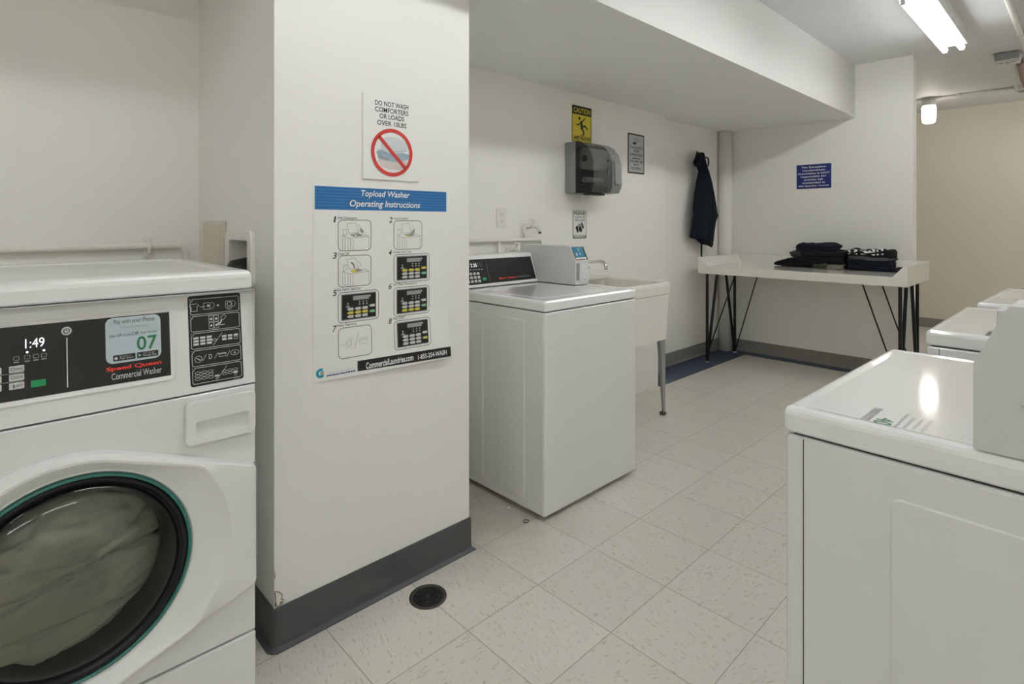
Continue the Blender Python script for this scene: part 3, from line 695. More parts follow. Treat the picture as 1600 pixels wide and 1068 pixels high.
b = MB(); b.loft([ringf(ro, 0.014), ringf(ro, 0.002), ringf([r-0.003 for r in ro], 0.0), ringf([0.214]*len(angs), 0.0), ringf([0.214]*len(angs), 0.014)], M_enamel, False, False)
b.done('front_panel', t)
# door outline: circle joined to a straight right edge
circ = [(-0.016+0.256*math.cos(2*PI*k/72), 0.513+0.256*math.sin(2*PI*k/72)) for k in range(72)]
def hull(P):
    P = sorted(set(P)); lo, up = [], []
    cr = lambda o, a, c_: (a[0]-o[0])*(c_[1]-o[1])-(a[1]-o[1])*(c_[0]-o[0])
    for p_ in P:
        while len(lo) > 1 and cr(lo[-2], lo[-1], p_) <= 0: lo.pop()
        lo.append(p_)
    for p_ in reversed(P):
        while len(up) > 1 and cr(up[-2], up[-1], p_) <= 0: up.pop()
        up.append(p_)
    return lo[:-1]+up[:-1]
dp = hull(circ+[(0.341, 0.650), (0.341, 0.362), (0.345, 0.640), (0.345, 0.372)])
angs = sorted([2*PI*k/120-PI for k in range(120)]+[math.atan2(z-WZ, x-WX) for x, z in dp if x > 0.25])
ro = polar(WX, WZ, dp, angs)
dish = [min(r-0.016, 0.240+0.045*max(0, math.cos(a))) for r, a in zip(ro, angs)]
n_ = len(angs)
b = MB()
b.loft([ringf(ro, -0.0005), ringf(ro, -0.020), ringf([r-0.002 for r in ro], -0.026), ringf([r-0.007 for r in ro], -0.030),
        ringf([d+0.006 for d in dish], -0.037), ringf([d+0.001 for d in dish], -0.0365), ringf([d-0.004 for d in dish], -0.033), ringf([0.2155]*n_, -0.0165), ringf([0.2115]*n_, -0.0155), ringf([0.2085]*n_, -0.012), ringf([0.2085]*n_, 0.012)], M_enamel2, False, False, smooth=True)
door = b.done('door', t)
for f in door.data.polygons: f.use_smooth = True
door.data.set_sharp_from_angle(angle=math.radians(22))
b = MB(); b.lathe([(0.2083, -0.010), (0.2080, 0.0165), (0.2065, 0.0195), (0.2020, 0.0205), (0.2005, 0.012)], (WX, 0, WZ), (0, -1, 0), M_teal, 96); b.done('trim_ring', door)
b = MB(); b.lathe([(0.2010, 0.006), (0.2003, 0.016), (0.196, 0.0185), (0.189, 0.015), (0.186, 0.010), (0.182, 0.013), (0.177, 0.010), (0.170, -0.004), (0.163, -0.02), (0.160, -0.05)], (WX, 0, WZ), (0, -1, 0), M_rubber, 96); b.done('door_gasket', door)
b = MB(); b.lathe([(0.184, 0.0125), (0.178, 0.020), (0.150, 0.034), (0.100, 0.042), (0.05, 0.045), (0.0005, 0.046)], (WX, 0, WZ), (0, -1, 0), M_wglass, 96, cap1=True); b.done('window_glass', door)
b = MB(); b.box(0.3455, 0.3495, -0.018, -0.0005, 0.368, 0.646, M_dispgrey)
for k in range(42): b.box(0.3490, 0.3505, -0.017, -0.002, 0.372+0.0065*k, 0.3745+0.0065*k, M_gap)
b.done('hinge_strip', door)
b = MB(); b.lathe([(0.1985, 0.006), (0.205, 0.02), (0.26, 0.03), (0.27, 0.05), (0.27, 0.44), (0.0005, 0.45)], (WX, 0, WZ), (0, 1, 0), M_drum, 48); b.done('drum', t)
# detergent drawer: rounded plate with a scooped grip
b = MB(); o_ = rrect(0.196, 0.3465, 0.726, 0.825, 0.012, 5); i_ = rrect(0.216, 0.331, 0.742, 0.780, 0.006, 5)
sh = lambda P, y, sc=1.0: [((x-0.27)*sc+0.27, y, (z-0.775)*sc+0.775) for x, z in P]
b.loft([sh(o_, -0.001), sh(o_, -0.012), sh(o_, -0.016, 0.98), sh(i_, -0.016), sh([(x, z-0.003 if z < 0.76 else z-0.008) for x, z in i_], -0.004, 0.95)], M_enamel2, False, True)
b.done('detergent_drawer', t)
# control panel leaning back, and everything printed on it
vy, vz = 0.136, 0.991
b = MB(); b.prism([(0.00027, 0.8415), (0.03129, 1.0675), (0.12, 1.0675), (0.12, 0.8415)], -W2, W2, M_enamel, 'yz')
cp = b.done('control_panel', t)
U = lambda u: u+0.35
CFR = lambda u, v, h: (u+0.35, vy*v-h*vz, 0.8395+vz*v+h*vy)
p = Print(CFR)
def loftp(o, hs, m, cap=True):
    p.mb.loft([[CFR(u, v, h_) for u, v in rrect(*o, r_)] for (h_, o, r_) in hs], m, False, cap)
loftp(None, [(0.0, (-0.665, -0.170, 0.040, 0.200), 0.008), (0.003, (-0.664, -0.171, 0.041, 0.199), 0.008), (0.0035, (-0.662, -0.173, 0.043, 0.197), 0.007), (0.001, (-0.656, -0.178, 0.050, 0.193), 0.003)], M_enamel2)
p.done('bezel', t)
h1, h2, h3, h4, h5, h6 = 0.0015, 0.0019, 0.0023, 0.0027, 0.0031, 0.0035
p = Print(CFR); p.rect(-0.655, -0.179, 0.0515, 0.1922, h1, M_blackgl); face = p.done('control_glass', t)
p = Print(CFR)
p.rect(-0.3615, -0.3598, 0.061, 0.160, h2, M_silver); p.text('Commercial Washer', -0.288, -0.197, 0.0610, 0.0745, h2, M_silver)
p.done('panel_lettering', face); p = Print(CFR)
for u, lit in ((-0.4375, 0), (-0.4215, 1), (-0.4085, 0), (-0.3965, 1)):
    p.box(u-0.004, u+0.004, 0.1275, 0.1345, 0.001, 0.0008, h2, M_grey); p.rect(u-0.004, u+0.004, 0.1225, 0.1245, h2, M_grey)
for v in (0.1025, 0.0870): p.rect(-0.47, -0.4265, v, v+0.0009, h2, M_grey)
p.done('status_icons', face)
p = Print(CFR); p.text('Speed Queen', -0.297, -0.1965, 0.0775, 0.0885, h2, M_brightred, 0.035); p.done('maker_lettering', face)
p = Print(CFR); p.text('1:49', -0.4245, -0.3955, 0.1480, 0.1660, h2, M_digit, 0.0)
for u in (-0.4215, -0.3965): p.disc(u, 0.1405, 0.0021, h2, M_digit, 12)
p.done('display_digits', face)
p = Print(CFR); p.disc(-0.361, 0.1735, 0.0085, h2, M_key, 24); p.ring(-0.361, 0.1735, 0.0046, 0.0014, h3, M_blackgl, n=20, a0=115, a1=425); p.rect(-0.3617, -0.3603, 0.1735, 0.1790, h3, M_blackgl); p.done('power_button', face)
for r, s_ in enumerate(('NORMAL', 'DELICATE', 'HOT')):
    for c in range(3):
        u = -0.4480-0.0325*c; v = 0.1045-0.0158*r
        p = Print(CFR); p.mb.loft([[CFR(a, b_, h_) for a, b_ in rrect(u, u+0.0220, v, v+0.0128, 0.0016, 3)] for h_ in (h1, h4)], M_key, False, True)
        if c == 0:
            if r == 2: p.rect(u+0.006, u+0.0075, v+0.003, v+0.0098, h5, M_ink); p.disc(u+0.00675, v+0.0036, 0.0013, h5, M_ink, 8)
            else: p.box(u+0.003, u+0.008, v+0.004, v+0.009, 0.001, 0.0007, h5, M_ink)
            p.text(s_, u+0.0095, u+0.0195, v+0.0045, v+0.0083, h5, M_ink)
        p.done('selector_button', face)
p = Print(CFR); p.mb.loft([[CFR(a, b_, h_) for a, b_ in rrect(-0.4165, -0.3940, 0.0715, 0.0845, 0.0016, 3)] for h_ in (h1, h4)], M_green, False, True); p.text('START', -0.4120, -0.3985, 0.0790, 0.0820, h5, M_dkgreen); p.done('start_button', face)
# payment sticker (its square code is left off)
p = Print(CFR); p.round(-0.297, -0.1965, 0.0945, 0.1905, 0.013, h3, M_paleblue); stk = p.done('payment_sticker', t)
p = Print(CFR)
p.text('Pay with your Phone', -0.2820, -0.2080, 0.1740, 0.1865, h4, M_dispback, 0.0); p.text('The best mobile for alerts', -0.2715, -0.2210, 0.1665, 0.1715, h4, M_grey)
p.text('Download the app, choose the machine to pay', -0.2905, -0.2030, 0.1595, 0.1635, h4, M_ltgrey); p.text('Scan QR Code', -0.2905, -0.2525, 0.1490, 0.1555, h4, M_ink); p.text('OR', -0.2505, -0.2375, 0.1490, 0.1570, h4, M_ink)
p.text('Enter Number', -0.2340, -0.2030, 0.1505, 0.1560, h4, M_dkgreen)
p.done('sticker_lettering', stk)
for u0, s1, s2 in ((-0.2845, 'Download on the', 'App Store'), (-0.2420, 'GET IT ON', 'Google Play')):
    p = Print(CFR); p.round(u0, u0+0.0395, 0.0990, 0.1115, 0.0015, h4, M_ink); p.text(s1, u0+0.011, u0+0.033, 0.1070, 0.1092, h5, M_silver); p.text(s2, u0+0.011, u0+0.036, 0.1005, 0.1060, h5, M_silver)
    if u0 < -0.26: p.disc(-0.2795, 0.1047, 0.0032, h5, M_silver, 12)
    else: p.poly([(-0.2395, 0.1015), (-0.2335, 0.1050), (-0.2395, 0.1088)], h5, M_mint)
    p.done('store_badge', stk)
p = Print(CFR); p.text('07', -0.2420, -0.2040, 0.1155, 0.1455, h4, M_dkgreen, 0.015); p.done('sticker_number', stk)
# instruction sticker
p = Print(CFR); p.round(-0.141, -0.0262, 0.0160, 0.2235, 0.006, 0.0006, M_blackst); ist = p.done('instruction_sticker', t)
p = Print(CFR); w = 0.0011; ha = 0.0011
for k in range(5):
    v0 = 0.0220+0.0395*k; v1 = v0+0.0355
    p.line([(-0.1360, v1-0.007), (-0.1325, v1-0.004), (-0.1310, v1), (-0.0330, v1), (-0.0305, v1-0.002), (-0.0305, v0+0.002), (-0.0330, v0), (-0.1335, v0), (-0.1360, v0+0.002)], w, ha, M_silver, True)
    p.text(str(5-k), -0.1372, -0.1352, v1-0.003, v1+0.0005, ha, M_silver)
def pic(u, v, pts, wd=0.0009): p.line([(u+a, v+b_) for a, b_ in pts], wd, ha, M_silver, True)
v = 0.197   # shirt > washer > turning
pic(-0.128, v, [(-.006, .008), (-.002, .008), (0, .006), (.002, .008), (.006, .008), (.010, .003), (.006, .001), (.006, -.009), (-.006, -.009), (-.006, .001), (-.010, .003)])
p.line([(-0.116, v), (-0.104, v)], 0.001, ha, M_silver); p.box(-0.108, -0.094, v-.007, v+.008, .001, .0009, ha, M_silver); p.ring(-0.092, v+.001, .007, .0009, ha, M_silver, n=18, a0=-90, a1=90); p.disc(-0.098, v+.001, .003, ha, M_silver, 12)
p.poly([(-0.080, v), (-0.077, v+.003), (-0.074, v), (-0.077, v-.003)], ha, M_silver); p.box(-0.060, -0.046, v-.007, v+.008, .001, .0009, ha, M_silver); p.ring(-0.052, v+.001, .0048, .0012, ha, M_silver, n=16); p.ring(-0.046, v+.001, .008, .0009, ha, M_silver, n=14, a0=-80, a1=80)
p.line([(-0.058, v-.010), (-0.053, v-.012), (-0.047, v-.010)], .001, ha, M_silver)
v = 0.159   # detergent
for a in (-0.098, -0.087): p.box(a, a+.010, v+.001, v+.0145, .0008, .0008, ha, M_silver); p.box(a, a+.010, v-.015, v-.001, .0008, .0008, ha, M_silver); p.disc(a+.005, v+.007, .0028, ha, M_silver, 10); p.disc(a+.005, v-.008, .0026, ha, M_silver, 10)
pic(-0.068, v+.008, [(-.004, .002), (.004, .006), (.008, .002), (.002, -.005), (-.002, -.004)]); p.line([(-0.070, v+.004), (-0.073, v-.004), (-0.080, v-.006)], .003, ha, M_silver); p.line([(-0.078, v-.008), (-0.070, v-.009), (-0.064, v-.008)], .0015, ha, M_silver)
v = 0.119   # keys
for c in range(3):
    for r in range(3): p.round(-0.132+.014*c, -0.121+.014*c, v+.004-.007*r, v+.009-.007*r, .001, ha, M_silver)
    for r in range(2 if c < 2 else 1): p.round(-0.071+.013*c, -0.061+.013*c, v+.001-.007*r, v+.006-.007*r, .001, ha, M_silver)
p.box(-0.044, -0.036, v-.006, v-.001, .001, .0008, ha, M_silver); p.ring(-0.088, v-.002, .005, .0009, ha, M_silver, ry=.0025, n=16); p.line([(-0.090, v-.014), (-0.070, v+.013)], .0009, ha, M_silver)
v = 0.079
p.ring(-0.123, v-.002, .0075, .0009, ha, M_silver, n=18); p.line([(-0.127, v+.001), (-0.119, v-.005)], .0016, ha, M_silver); p.line([(-0.114, v-.007), (-0.106, v+.007)], .0009, ha, M_silver)
p.text('D', -0.101, -0.094, v-.005, v+.006, ha, M_silver); p.line([(-0.089, v-.006), (-0.081, v+.008)], .0009, ha, M_silver); p.box(-0.079, -0.064, v-.003, v+.003, .001, .0009, ha, M_silver); p.line([(-0.081, v+.004), (-0.063, v+.004)], .002, ha, M_silver)
p.line([(-0.062, v-.006), (-0.055, v+.008)], .0009, ha, M_silver); p.ring(-0.044, v+.002, .009, .0009, ha, M_silver, ry=.006, n=18); p.text('A', -0.047, -0.041, v-.001, v+.005, ha, M_silver)
v = 0.039
for c in range(3):
    for r in range(3): p.ring(-0.1255+.0135*c, v+.007-.0068*r, .006, .0008, ha, M_silver, ry=.0026, n=12)
    for r in range(2): p.ring(-0.068+.012*c, v+.002-.0065*r, .0052, .0008, ha, M_silver, ry=.0024, n=12)
p.round(-0.090, -0.080, v-.008, v-.004, .001, ha, M_silver); p.ring(-0.085, v-.012, .0025, .0008, ha, M_silver, n=10); p.round(-0.049, -0.040, v-.007, v-.003, .001, ha, M_silver); p.ring(-0.0445, v-.010, .0025, .0008, ha, M_silver, n=10); p.line([(-0.084, v-.014), (-0.063, v+.014)], .0009, ha, M_silver)
p.rect(-0.050, -0.036, 0.0185, 0.0195, ha, M_grey)
p.done('sticker_pictures', ist)
b = MB(); rloft(b, -W2-0.002, W2+0.002, 0.022, D, 0.012, [(0.004, 1.070), (0.0, 1.074), (0.0, 1.098), (0.002, 1.106), (0.006, 1.112), (0.013, 1.1155), (0.035, 1.1165), (0.043, 1.1155), (0.050, 1.1115)], M_enamel, smooth=False, n=6); b.done('top_panel', t)

# laundry inside the drum, pressed against the glass
def crumple(name, c_, r, m, seed, label, squash=(1, 1, 1)):
    bm = bmesh.new(); bmesh.ops.create_icosphere(bm, subdivisions=6, radius=1)
    for v in bm.verts:
        d = v.co.copy()
        n1 = noise.noise(d*1.6+Vector((seed, 0, 0))); n2 = noise.noise(Vector((d.x*2.0, d.y*2, d.z*6.5))+Vector((0, seed, 0))); n3 = noise.noise(d*9+Vector((0, 0, seed)))
        k = 1+0.10*n1+0.09*(0.5-abs(n2))*1.6+0.03*n3+0.012*noise.noise(d*26)
        for zc, wob, dep, wd in ((0.10, 0.10, 0.22, 0.032), (-0.42, 0.06, 0.20, 0.028), (0.50, 0.16, 0.12, 0.045), (-0.72, 0.1, 0.15, 0.035)):
            e = (d.z-zc-wob*math.sin(2.3*d.y+zc*9)-0.05*noise.noise(d*3+Vector((zc, 1, 2))))/wd
            k -= dep*math.exp(-e*e)*(1 if e < 0 else 0.45)
        v.co = Vector((d.x*squash[0], d.y*squash[1], d.z*squash[2]))*r*k
    for f in bm.faces: f.smooth = True
    mb = MB(); mb.merge(bm, m); return tag(mb.done(name, None, c_, (0, 0, 0.2)), label, 'laundry')
crumple('laundry', (-1.530, 0.115, 0.495), 0.192, F_load, 3.0, 'grey-green wet laundry behind the round washer window', (0.62, 1.0, 0.86))

# ------------------------------------------------------------------ box-shaped machines (top-loading washer, dryers)
def cabinet(t, w2, d, ztop, washer):
    z0, zl = 0.022, ztop-0.049
    b = MB(); rloft(b, -w2, w2, 0.0, d, 0.010, [(0.004, z0), (0.0, z0+0.004), (0.0, zl-0.006), (0.004, zl-0.001)], M_enamel, n=4)
    if washer:   # pressed panels on the flank
        for y0, y1 in ((0.115, 0.28), (0.385, 0.60)):
            for s in (-1, 1):
                o_ = rrect(y0, y1, 0.055, 0.82, 0.012, 4)
                b.loft([[(s*w2, y, z) for y, z in o_], [(s*(w2+0.0022), y+(0.003 if y < (y0+y1)/2 else -0.003), z+(0.003 if z < 0.4 else -0.003)) for y, z in o_]], M_enamel, False, True)
        for s in (-1, 1): b.box(s*(w2+0.0012)-0.0015, s*(w2+0.0012)+0.0015, 0.02, 0.68, 0.026, 0.042, M_enamel, 0.001)
    else:
        for s in (-1, 1):
            o_ = rrect(0.160, 0.640, 0.07, 0.800, 0.014, 4)
            b.loft([[(s*w2, y, z) for y, z in o_], [(s*(w2+0.0024), y+(0.003 if y < 0.4 else -0.003), z+(0.003 if z < 0.4 else -0.003)) for y, z in o_]], M_enamel, False, True)
            b.box(s*(w2+0.0001)-0.0004, s*(w2+0.0001)+0.0004, 0.0305, 0.0320, 0.03, zl-0.004, M_gap)
    b.done('cabinet', t)
    b = MB(); b.box(-w2+0.01, w2-0.01, 0.012, d-0.01, zl-0.002, ztop-0.043, M_gap)
    b.done('shadow_gap', t)
    for x in (-w2+0.05, w2-0.05):
        for y in (0.06, d-0.06): b = MB(); b.lathe([(0, 0), (0.02, 0), (0.016, z0)], (x, y, 0), (0, 0, 1), M_blackpl, 12); b.done('foot', t)
    b = MB(); rloft(b, -w2-0.002, w2+0.002, -0.004, d, 0.014, [(0.004, ztop-0.045), (0.0, ztop-0.041), (0.0, ztop-0.014), (0.0015, ztop-0.008), (0.005, ztop-0.003), (0.011, ztop), (0.016, ztop), (0.022, ztop-0.001), (0.028, ztop-0.002)], M_lid, n=6); b.done('top_panel', t)
    return zl
def coin_box(t, x0, x1, yf, yb, z0, z1, front, step=0.0):
    b = MB(); zk = z0+0.123; dy = 0.036
    if step: b.box(x0, x1, yf-step, yf+0.001, z0, z0+0.078, M_coin, 0.003)
    b.prism([(yf, z0), (yf, zk), (yf+dy, z1-0.004), (yf+dy+0.004, z1), (yb, z1), (yb, z0)], x0, x1, M_coin, 'yz'); cb = b.done('coin_box', t)
    if front:
        L_ = math.hypot(dy, z1-zk)
        SF = lambda u, v, h: (x0+u, yf+dy*v/L_-h*(z1-zk)/L_, zk+(z1-zk)*v/L_+h*dy/L_)
        w = x1-x0; p = Print(SF)
        p.rect(0.006, w-0.004, 0.004, L_-0.004, 0.0008, M_blackpl); p.rect(0.010, w-0.018, 0.020, L_-0.006, 0.0014, M_cyan); p.rect(0.010, w-0.014, 0.008, 0.019, 0.0014, M_silver); p.rect(0.012, 0.035, 0.004, 0.008, 0.0018, M_red)
        p.round(0.020, 0.034, 0.028, 0.045, 0.003, 0.002, M_paleblue); p.disc(0.055, 0.038, 0.006, 0.002, M_paleblue, 12); p.disc(0.052, L_-0.016, 0.005, 0.002, M_yellow, 12); p.disc(0.052, L_-0.027, 0.006, 0.002, M_mint, 12)
        p.done('payment_label', cb)
        b = MB(); b.box(x0+0.008, x0+0.026, yf-0.003, yf+0.0005, z0+0.022, zk-0.012, M_dispgrey, 0.001); b.done('coin_return_slot', cb)
        b = MB(); b.box(x0+0.030, x1-0.005, yf-0.004, yf+0.0005, z0+0.012, zk-0.008, M_coin, 0.0015); b.lathe([(0, 0.003), (0.007, 0.003), (0.008, 0)], ((x0+x1)/2+0.015, yf-0.004, z0+0.03), (0, -1, 0), M_chrome, 14); b.done('coin_door', cb)
    b = MB(); b.lathe([(0, 0.0022), (0.0035, 0.002), (0.004, 0)], (x1+0.0003, yf+0.055, z0+0.075), (1, 0, 0), M_coin, 10); b.done('rivet', cb)
    return cb
def console(t, x0, x1, yb, z0, z1, dz=0.05):
    b = MB(); y0 = yb-0.153
    b.prism([(y0, z0), (y0-0.002, z0+0.006), (y0+dz-0.003, z1-0.005), (y0+dz+0.002, z1), (yb, z1), (yb, z0)], x0, x1, M_enamel2, 'yz')
    c_ = b.done('console', t); L_ = math.hypot(dz, z1-z0); K_ = math.hypot(dz-0.001, z1-z0-0.011)
    return c_, (lambda u, v, h: (x0+u, y0-0.002+(dz-0.001)*(v-0.006)/K_-(h+0.0008)*(z1-z0-0.011)/K_, z0+0.006+(z1-z0-0.011)*(v-0.006)/K_+(h+0.0008)*(dz-0.001)/K_)), L_

t = thing('top_load_washer', 'white top-loading washer with a coin box and black console between pillar and sink', 'washing machine', (-1.55, 1.995, 0), PI/2)
cabinet(t, 0.33, 0.71, 0.912, True)
b = MB(); rloft(b, -0.27, 0.19, 0.07, 0.50, 0.03, [(0.0, 0.9078), (0.0, 0.9095), (0.004, 0.911), (0.02, 0.9115)], M_lid, False, True); b.done('lid', t)
coin_box(t, 0.218, 0.326, 0.292, 0.70, 0.9135, 1.112, True)
c_, KF, L_ = console(t, -0.328, 0.208, 0.71, 0.914, 1.0705)
p = Print(KF); X0 = 1.995-0.328; k = lambda y: y-X0
p.poly([(0.012, 0.014), (k(2.197), 0.016), (k(2.192), 0.143), (0.012, 0.143)], 0.0, M_blackgl); f_ = p.done('control_glass', c_)
p = Print(KF); e1 = 0.0006
p.line([(k(1.859), 0.122), (k(1.862), 0.024)], 0.0012, e1, M_grey)
p.rect(k(1.750), k(1.832), 0.103, 0.130, e1, M_blackpl); 
for i in range(5): p.rect(k(1.745)+0.018*i, k(1.757)+0.018*i, 0.088, 0.092, e1, M_grey)
p.done('status_icons', f_); p = Print(KF); p.text('COMMERCIAL', k(2.053), k(2.155), 0.0325, 0.0385, e1, M_grey); p.done('panel_lettering', f_)
p = Print(KF); p.text('Speed Queen', k(1.924), k(2.049), 0.0285, 0.0405, e1, M_brightred, 0.03); p.done('maker_lettering', f_)
p = Print(KF); p.text('2.25', k(1.755), k(1.795), 0.104, 0.121, 0.0010, M_digit, -0.005); p.done('display_digits', f_)
for r in range(3):
    for c in range(4):
        p = Print(KF); u = k(1.785)-0.0235*c; v = 0.0655-0.0195*r
        p.mb.loft([[KF(a, b_, h_) for a, b_ in rrect(u, u+0.016, v-0.002, v+0.011, 0.0015, 3)] for h_ in (0.0003, 0.0016)], M_key, False, True); p.rect(u+0.004, u+0.012, v+0.0035, v+0.0055, 0.002, M_grey); p.done('selector_button', f_)
p = Print(KF); p.mb.loft([[KF(a, b_, h_) for a, b_ in rrect(k(1.815), k(1.840), 0.031, 0.047, 0.0015, 3)] for h_ in (0.0003, 0.0016)], M_green, False, True); p.done('start_button', f_)
p = Print(KF); b = p.mb; b.lathe([(0, 0.004), (0.007, 0.004), (0.0075, 0)], (0.018, 0.615, 1.0635), (0, -1, 0.35), M_blackpl, 14); p.done('lock', c_)

def dryer(x, y, rz, ztop, label, w2, d, cby, sticker, step=0.0):
    t = thing('clothes_dryer', label, 'dryer', (x, y, 0), rz, 'white dryers along the right side')
    cabinet(t, w2, d, ztop, False)
    b = MB(); o_ = rrect(-0.24, 0.24, 0.16, 0.66, 0.04, 5)
    b.loft([[(x_, -0.0005, z) for x_, z in o_], [(x_, -0.012, z) for x_, z in o_], [(x_*0.97, -0.016, (z-0.41)*0.97+0.41) for x_, z in o_]], M_enamel2, False, True); dr = b.done('door', t)
    b = MB(); b.box(0.17, 0.20, -0.028, -0.0162, 0.35, 0.47, M_enamel2, 0.004); b.done('handle', dr)
    coin_box(t, w2-0.110, w2-0.001, cby, d-0.01, ztop+0.0006, ztop+0.21, False, step)
    c_, KF, L_ = console(t, -w2+0.002, w2-0.114, d, ztop+0.0006, ztop+0.16)
    p = Print(KF); p.rect(0.012, 2*w2-0.13, 0.014, L_-0.02, 0.0, M_blackgl); p.done('control_glass', c_)
    TF = lambda u, v, h: (u, v, ztop-0.002+h)
    p = Print(TF)
    u0, v0 = 0.226, (0.111 if sticker else 0.134)
    if w2 > 0.36: u0 += 0.035
    for a, b2, s_ in ((u0, u0+0.044, 'App Store'), (u0+0.048, u0+0.092, 'Google Play')):
        p.rect(a, b2, v0, v0+0.013, 0.0004, M_grey if sticker else M_dispback); p.text(s_, a+0.010, b2-0.004, v0+0.004, v0+0.0095, 0.0008, M_silver)
    if sticker:
        p.text('40', u0+0.052, u0+0.090, v0+0.018, v0+0.044, 0.0006, M_dkgreen, 0.0)
        p.text('Enter Number', u0+0.052, u0+0.090, v0+0.048, v0+0.053, 0.0006, M_dispback); p.text('Scan QR Code', u0+0.004, u0+0.044, v0+0.046, v0+0.052, 0.0006, M_dispback)
        for r in range(3): p.text(('The best mobile for alerts', 'Download the app to pay', 'Pay with your Phone')[r], u0+0.012, u0+0.082, v0+0.058+0.011*r, v0+0.064+0.0115*r, 0.0006, M_grey)
    p.done('payment_sticker', t)
    return t
dryer(-0.371, 1.378, -PI/2-math.radians(1.5), 0.905, 'nearest white dryer with a payment sticker on its glossy top', 0.338, 0.71, 0.262, True)
dryer(-0.345, 2.440, -PI/2-math.radians(0.8), 0.905, 'middle white dryer, standing between the two other dryers', 0.345, 0.71, 0.262, False, 0.10)
dryer(-0.313, 3.352, -PI/2-math.radians(2.0), 0.905, 'farthest white dryer, the one nearest the beige passage wall', 0.375, 0.71, 0.262, False)

# ------------------------------------------------------------------ utility sink
t = thing('utility_sink', 'cream plastic utility sink on metal legs beside the top-loading washer', 'sink', (-1.868, 2.90, 0), PI/2)
b = MB(); x0, x1, d = -0.315, 0.315, 0.572
def sring(i, z, r=0.03, f=0.0):
    return [(x, y, z) for x, y in rrect(x0+i, x1-i, i+f, d-i, r, 5)]
b.loft([sring(0.030, 0.487, 0.05, 0.0), sring(0.014, 0.492, 0.05, 0.0), sring(0.010, 0.62, 0.045, 0.0), sring(0.007, 0.775, 0.035), sring(0.008, 0.780, 0.035), sring(0.0, 0.784, 0.03), sring(-0.002, 0.835, 0.03), sring(0.0, 0.850, 0.03), sring(0.006, 0.856, 0.028),
        sring(0.022, 0.856, 0.028), sring(0.030, 0.848, 0.03), sring(0.042, 0.70, 0.04), sring(0.055, 0.53, 0.05), sring(0.075, 0.515, 0.05)], M_sink)
b.done('tub', t)
b = MB(); b.box(x0+0.01, x1-0.01, d-0.085, d-0.002, 0.845, 0.885, M_sink, 0.008); b.done('back_ledge', t)
for sx in (-1, 1):
    for ff in (0, 1):
        yt = 0.03 if ff == 0 else d-0.04; yb = yt+(0.0 if ff == 0 else 0.0); xt = sx*(x1-0.035); s2 = 1 if ff == 0 else -1
        b = MB()
        b.loft([[(xt, yt, z), (xt-sx*w_, yt, z), (xt-sx*w_, yt+s2*0.003, z), (xt-sx*0.003, yt+s2*0.003, z), (xt-sx*0.003, yt+s2*w_, z), (xt, yt+s2*w_, z)] for z, w_ in ((0.018, 0.022), (0.30, 0.044), (0.53, 0.066))], M_galv)
        l_ = b.done('leg', t)
        b = MB(); b.box(xt-sx*0.0125-0.016, xt-sx*0.0125+0.016, yt+s2*0.010-0.016, yt+s2*0.010+0.016, 0.0, 0.020, M_rust, 0.003); b.done('foot', l_)
b = MB(); b.tube([(0, d-0.045, 0.886), (0, d-0.045, 0.945), (0, d-0.06, 0.965), (0, d-0.10, 0.972), (0, d-0.23, 0.985), (0, d-0.262, 0.980), (0, d-0.278, 0.960), (0, d-0.280, 0.935)], [0.013, 0.012, 0.011, 0.010, 0.010, 0.010, 0.011, 0.012], M_chrome, 14)
b.box(-0.075, 0.075, d-0.068, d-0.022, 0.886, 0.905, M_chrome, 0.008); fc = b.done('faucet', t)
for s in (-1, 1):
    b = MB(); b.lathe([(0.012, 0.0), (0.014, 0.02), (0.018, 0.024), (0.018, 0.034), (0.0, 0.038)], (s*0.055, d-0.045, 0.904), (0, 0, 1), M_chrome, 14); b.tube([(s*0.055, d-0.045, 0.932), (s*0.085, d-0.085, 0.934)], 0.006, M_chrome, 8); b.done('handle', fc)

# ------------------------------------------------------------------ folding table with tray top
t = thing('folding_table', 'white tray-top folding table on black steel legs against the end wall', 'table', (-2.385, 4.54, 0))
TW, TD, zb, zt, zr = 1.522, 0.74, 0.795, 0.863, 0.940
b = MB()
outer = [(0, 0), (TW, 0), (TW, TD), (0, TD)]
b.loft([[(x, y, zb) for x, y in outer]], M_table, True, False)
V = lambda x, y, z: (x, y, z)
def q4(*p_): b.poly(list(p_), M_table)
oi, ii, ri = 0.0, 0.085, 0.040
q4(V(0, 0, zb), V(TW, 0, zb), V(TW, 0, zt), V(0, 0, zt))                         # low front lip
q4(V(0, 0, zt), V(ii, 0, zt), V(ri*0.5, 0, zr), V(0, 0, zr)); q4(V(TW-ii, 0, zt), V(TW, 0, zt), V(TW, 0, zr), V(TW-ri*0.5, 0, zr))
q4(V(0, TD, zb), V(0, 0, zb), V(0, 0, zr), V(0, TD, zr)); q4(V(TW, 0, zb), V(TW, TD, zb), V(TW, TD, zr), V(TW, 0, zr)); q4(V(TW, TD, zb), V(0, TD, zb), V(0, TD, zr), V(TW, TD, zr))
yb_ = TD-0.02
q4(V(ii, 0, zt), V(TW-ii, 0, zt), V(TW-ii, TD-0.06, zt), V(ii, TD-0.06, zt))     # tray surface
q4(V(ii, 0, zt), V(ii, TD-0.06, zt), V(ri*0.5, yb_, zr), V(ri*0.5, 0, zr)); q4(V(TW-ii, TD-0.06, zt), V(TW-ii, 0, zt), V(TW-ri*0.5, 0, zr), V(TW-ri*0.5, yb_, zr)); q4(V(ii, TD-0.06, zt), V(TW-ii, TD-0.06, zt), V(TW-ri*0.5, yb_, zr), V(ri*0.5, yb_, zr))
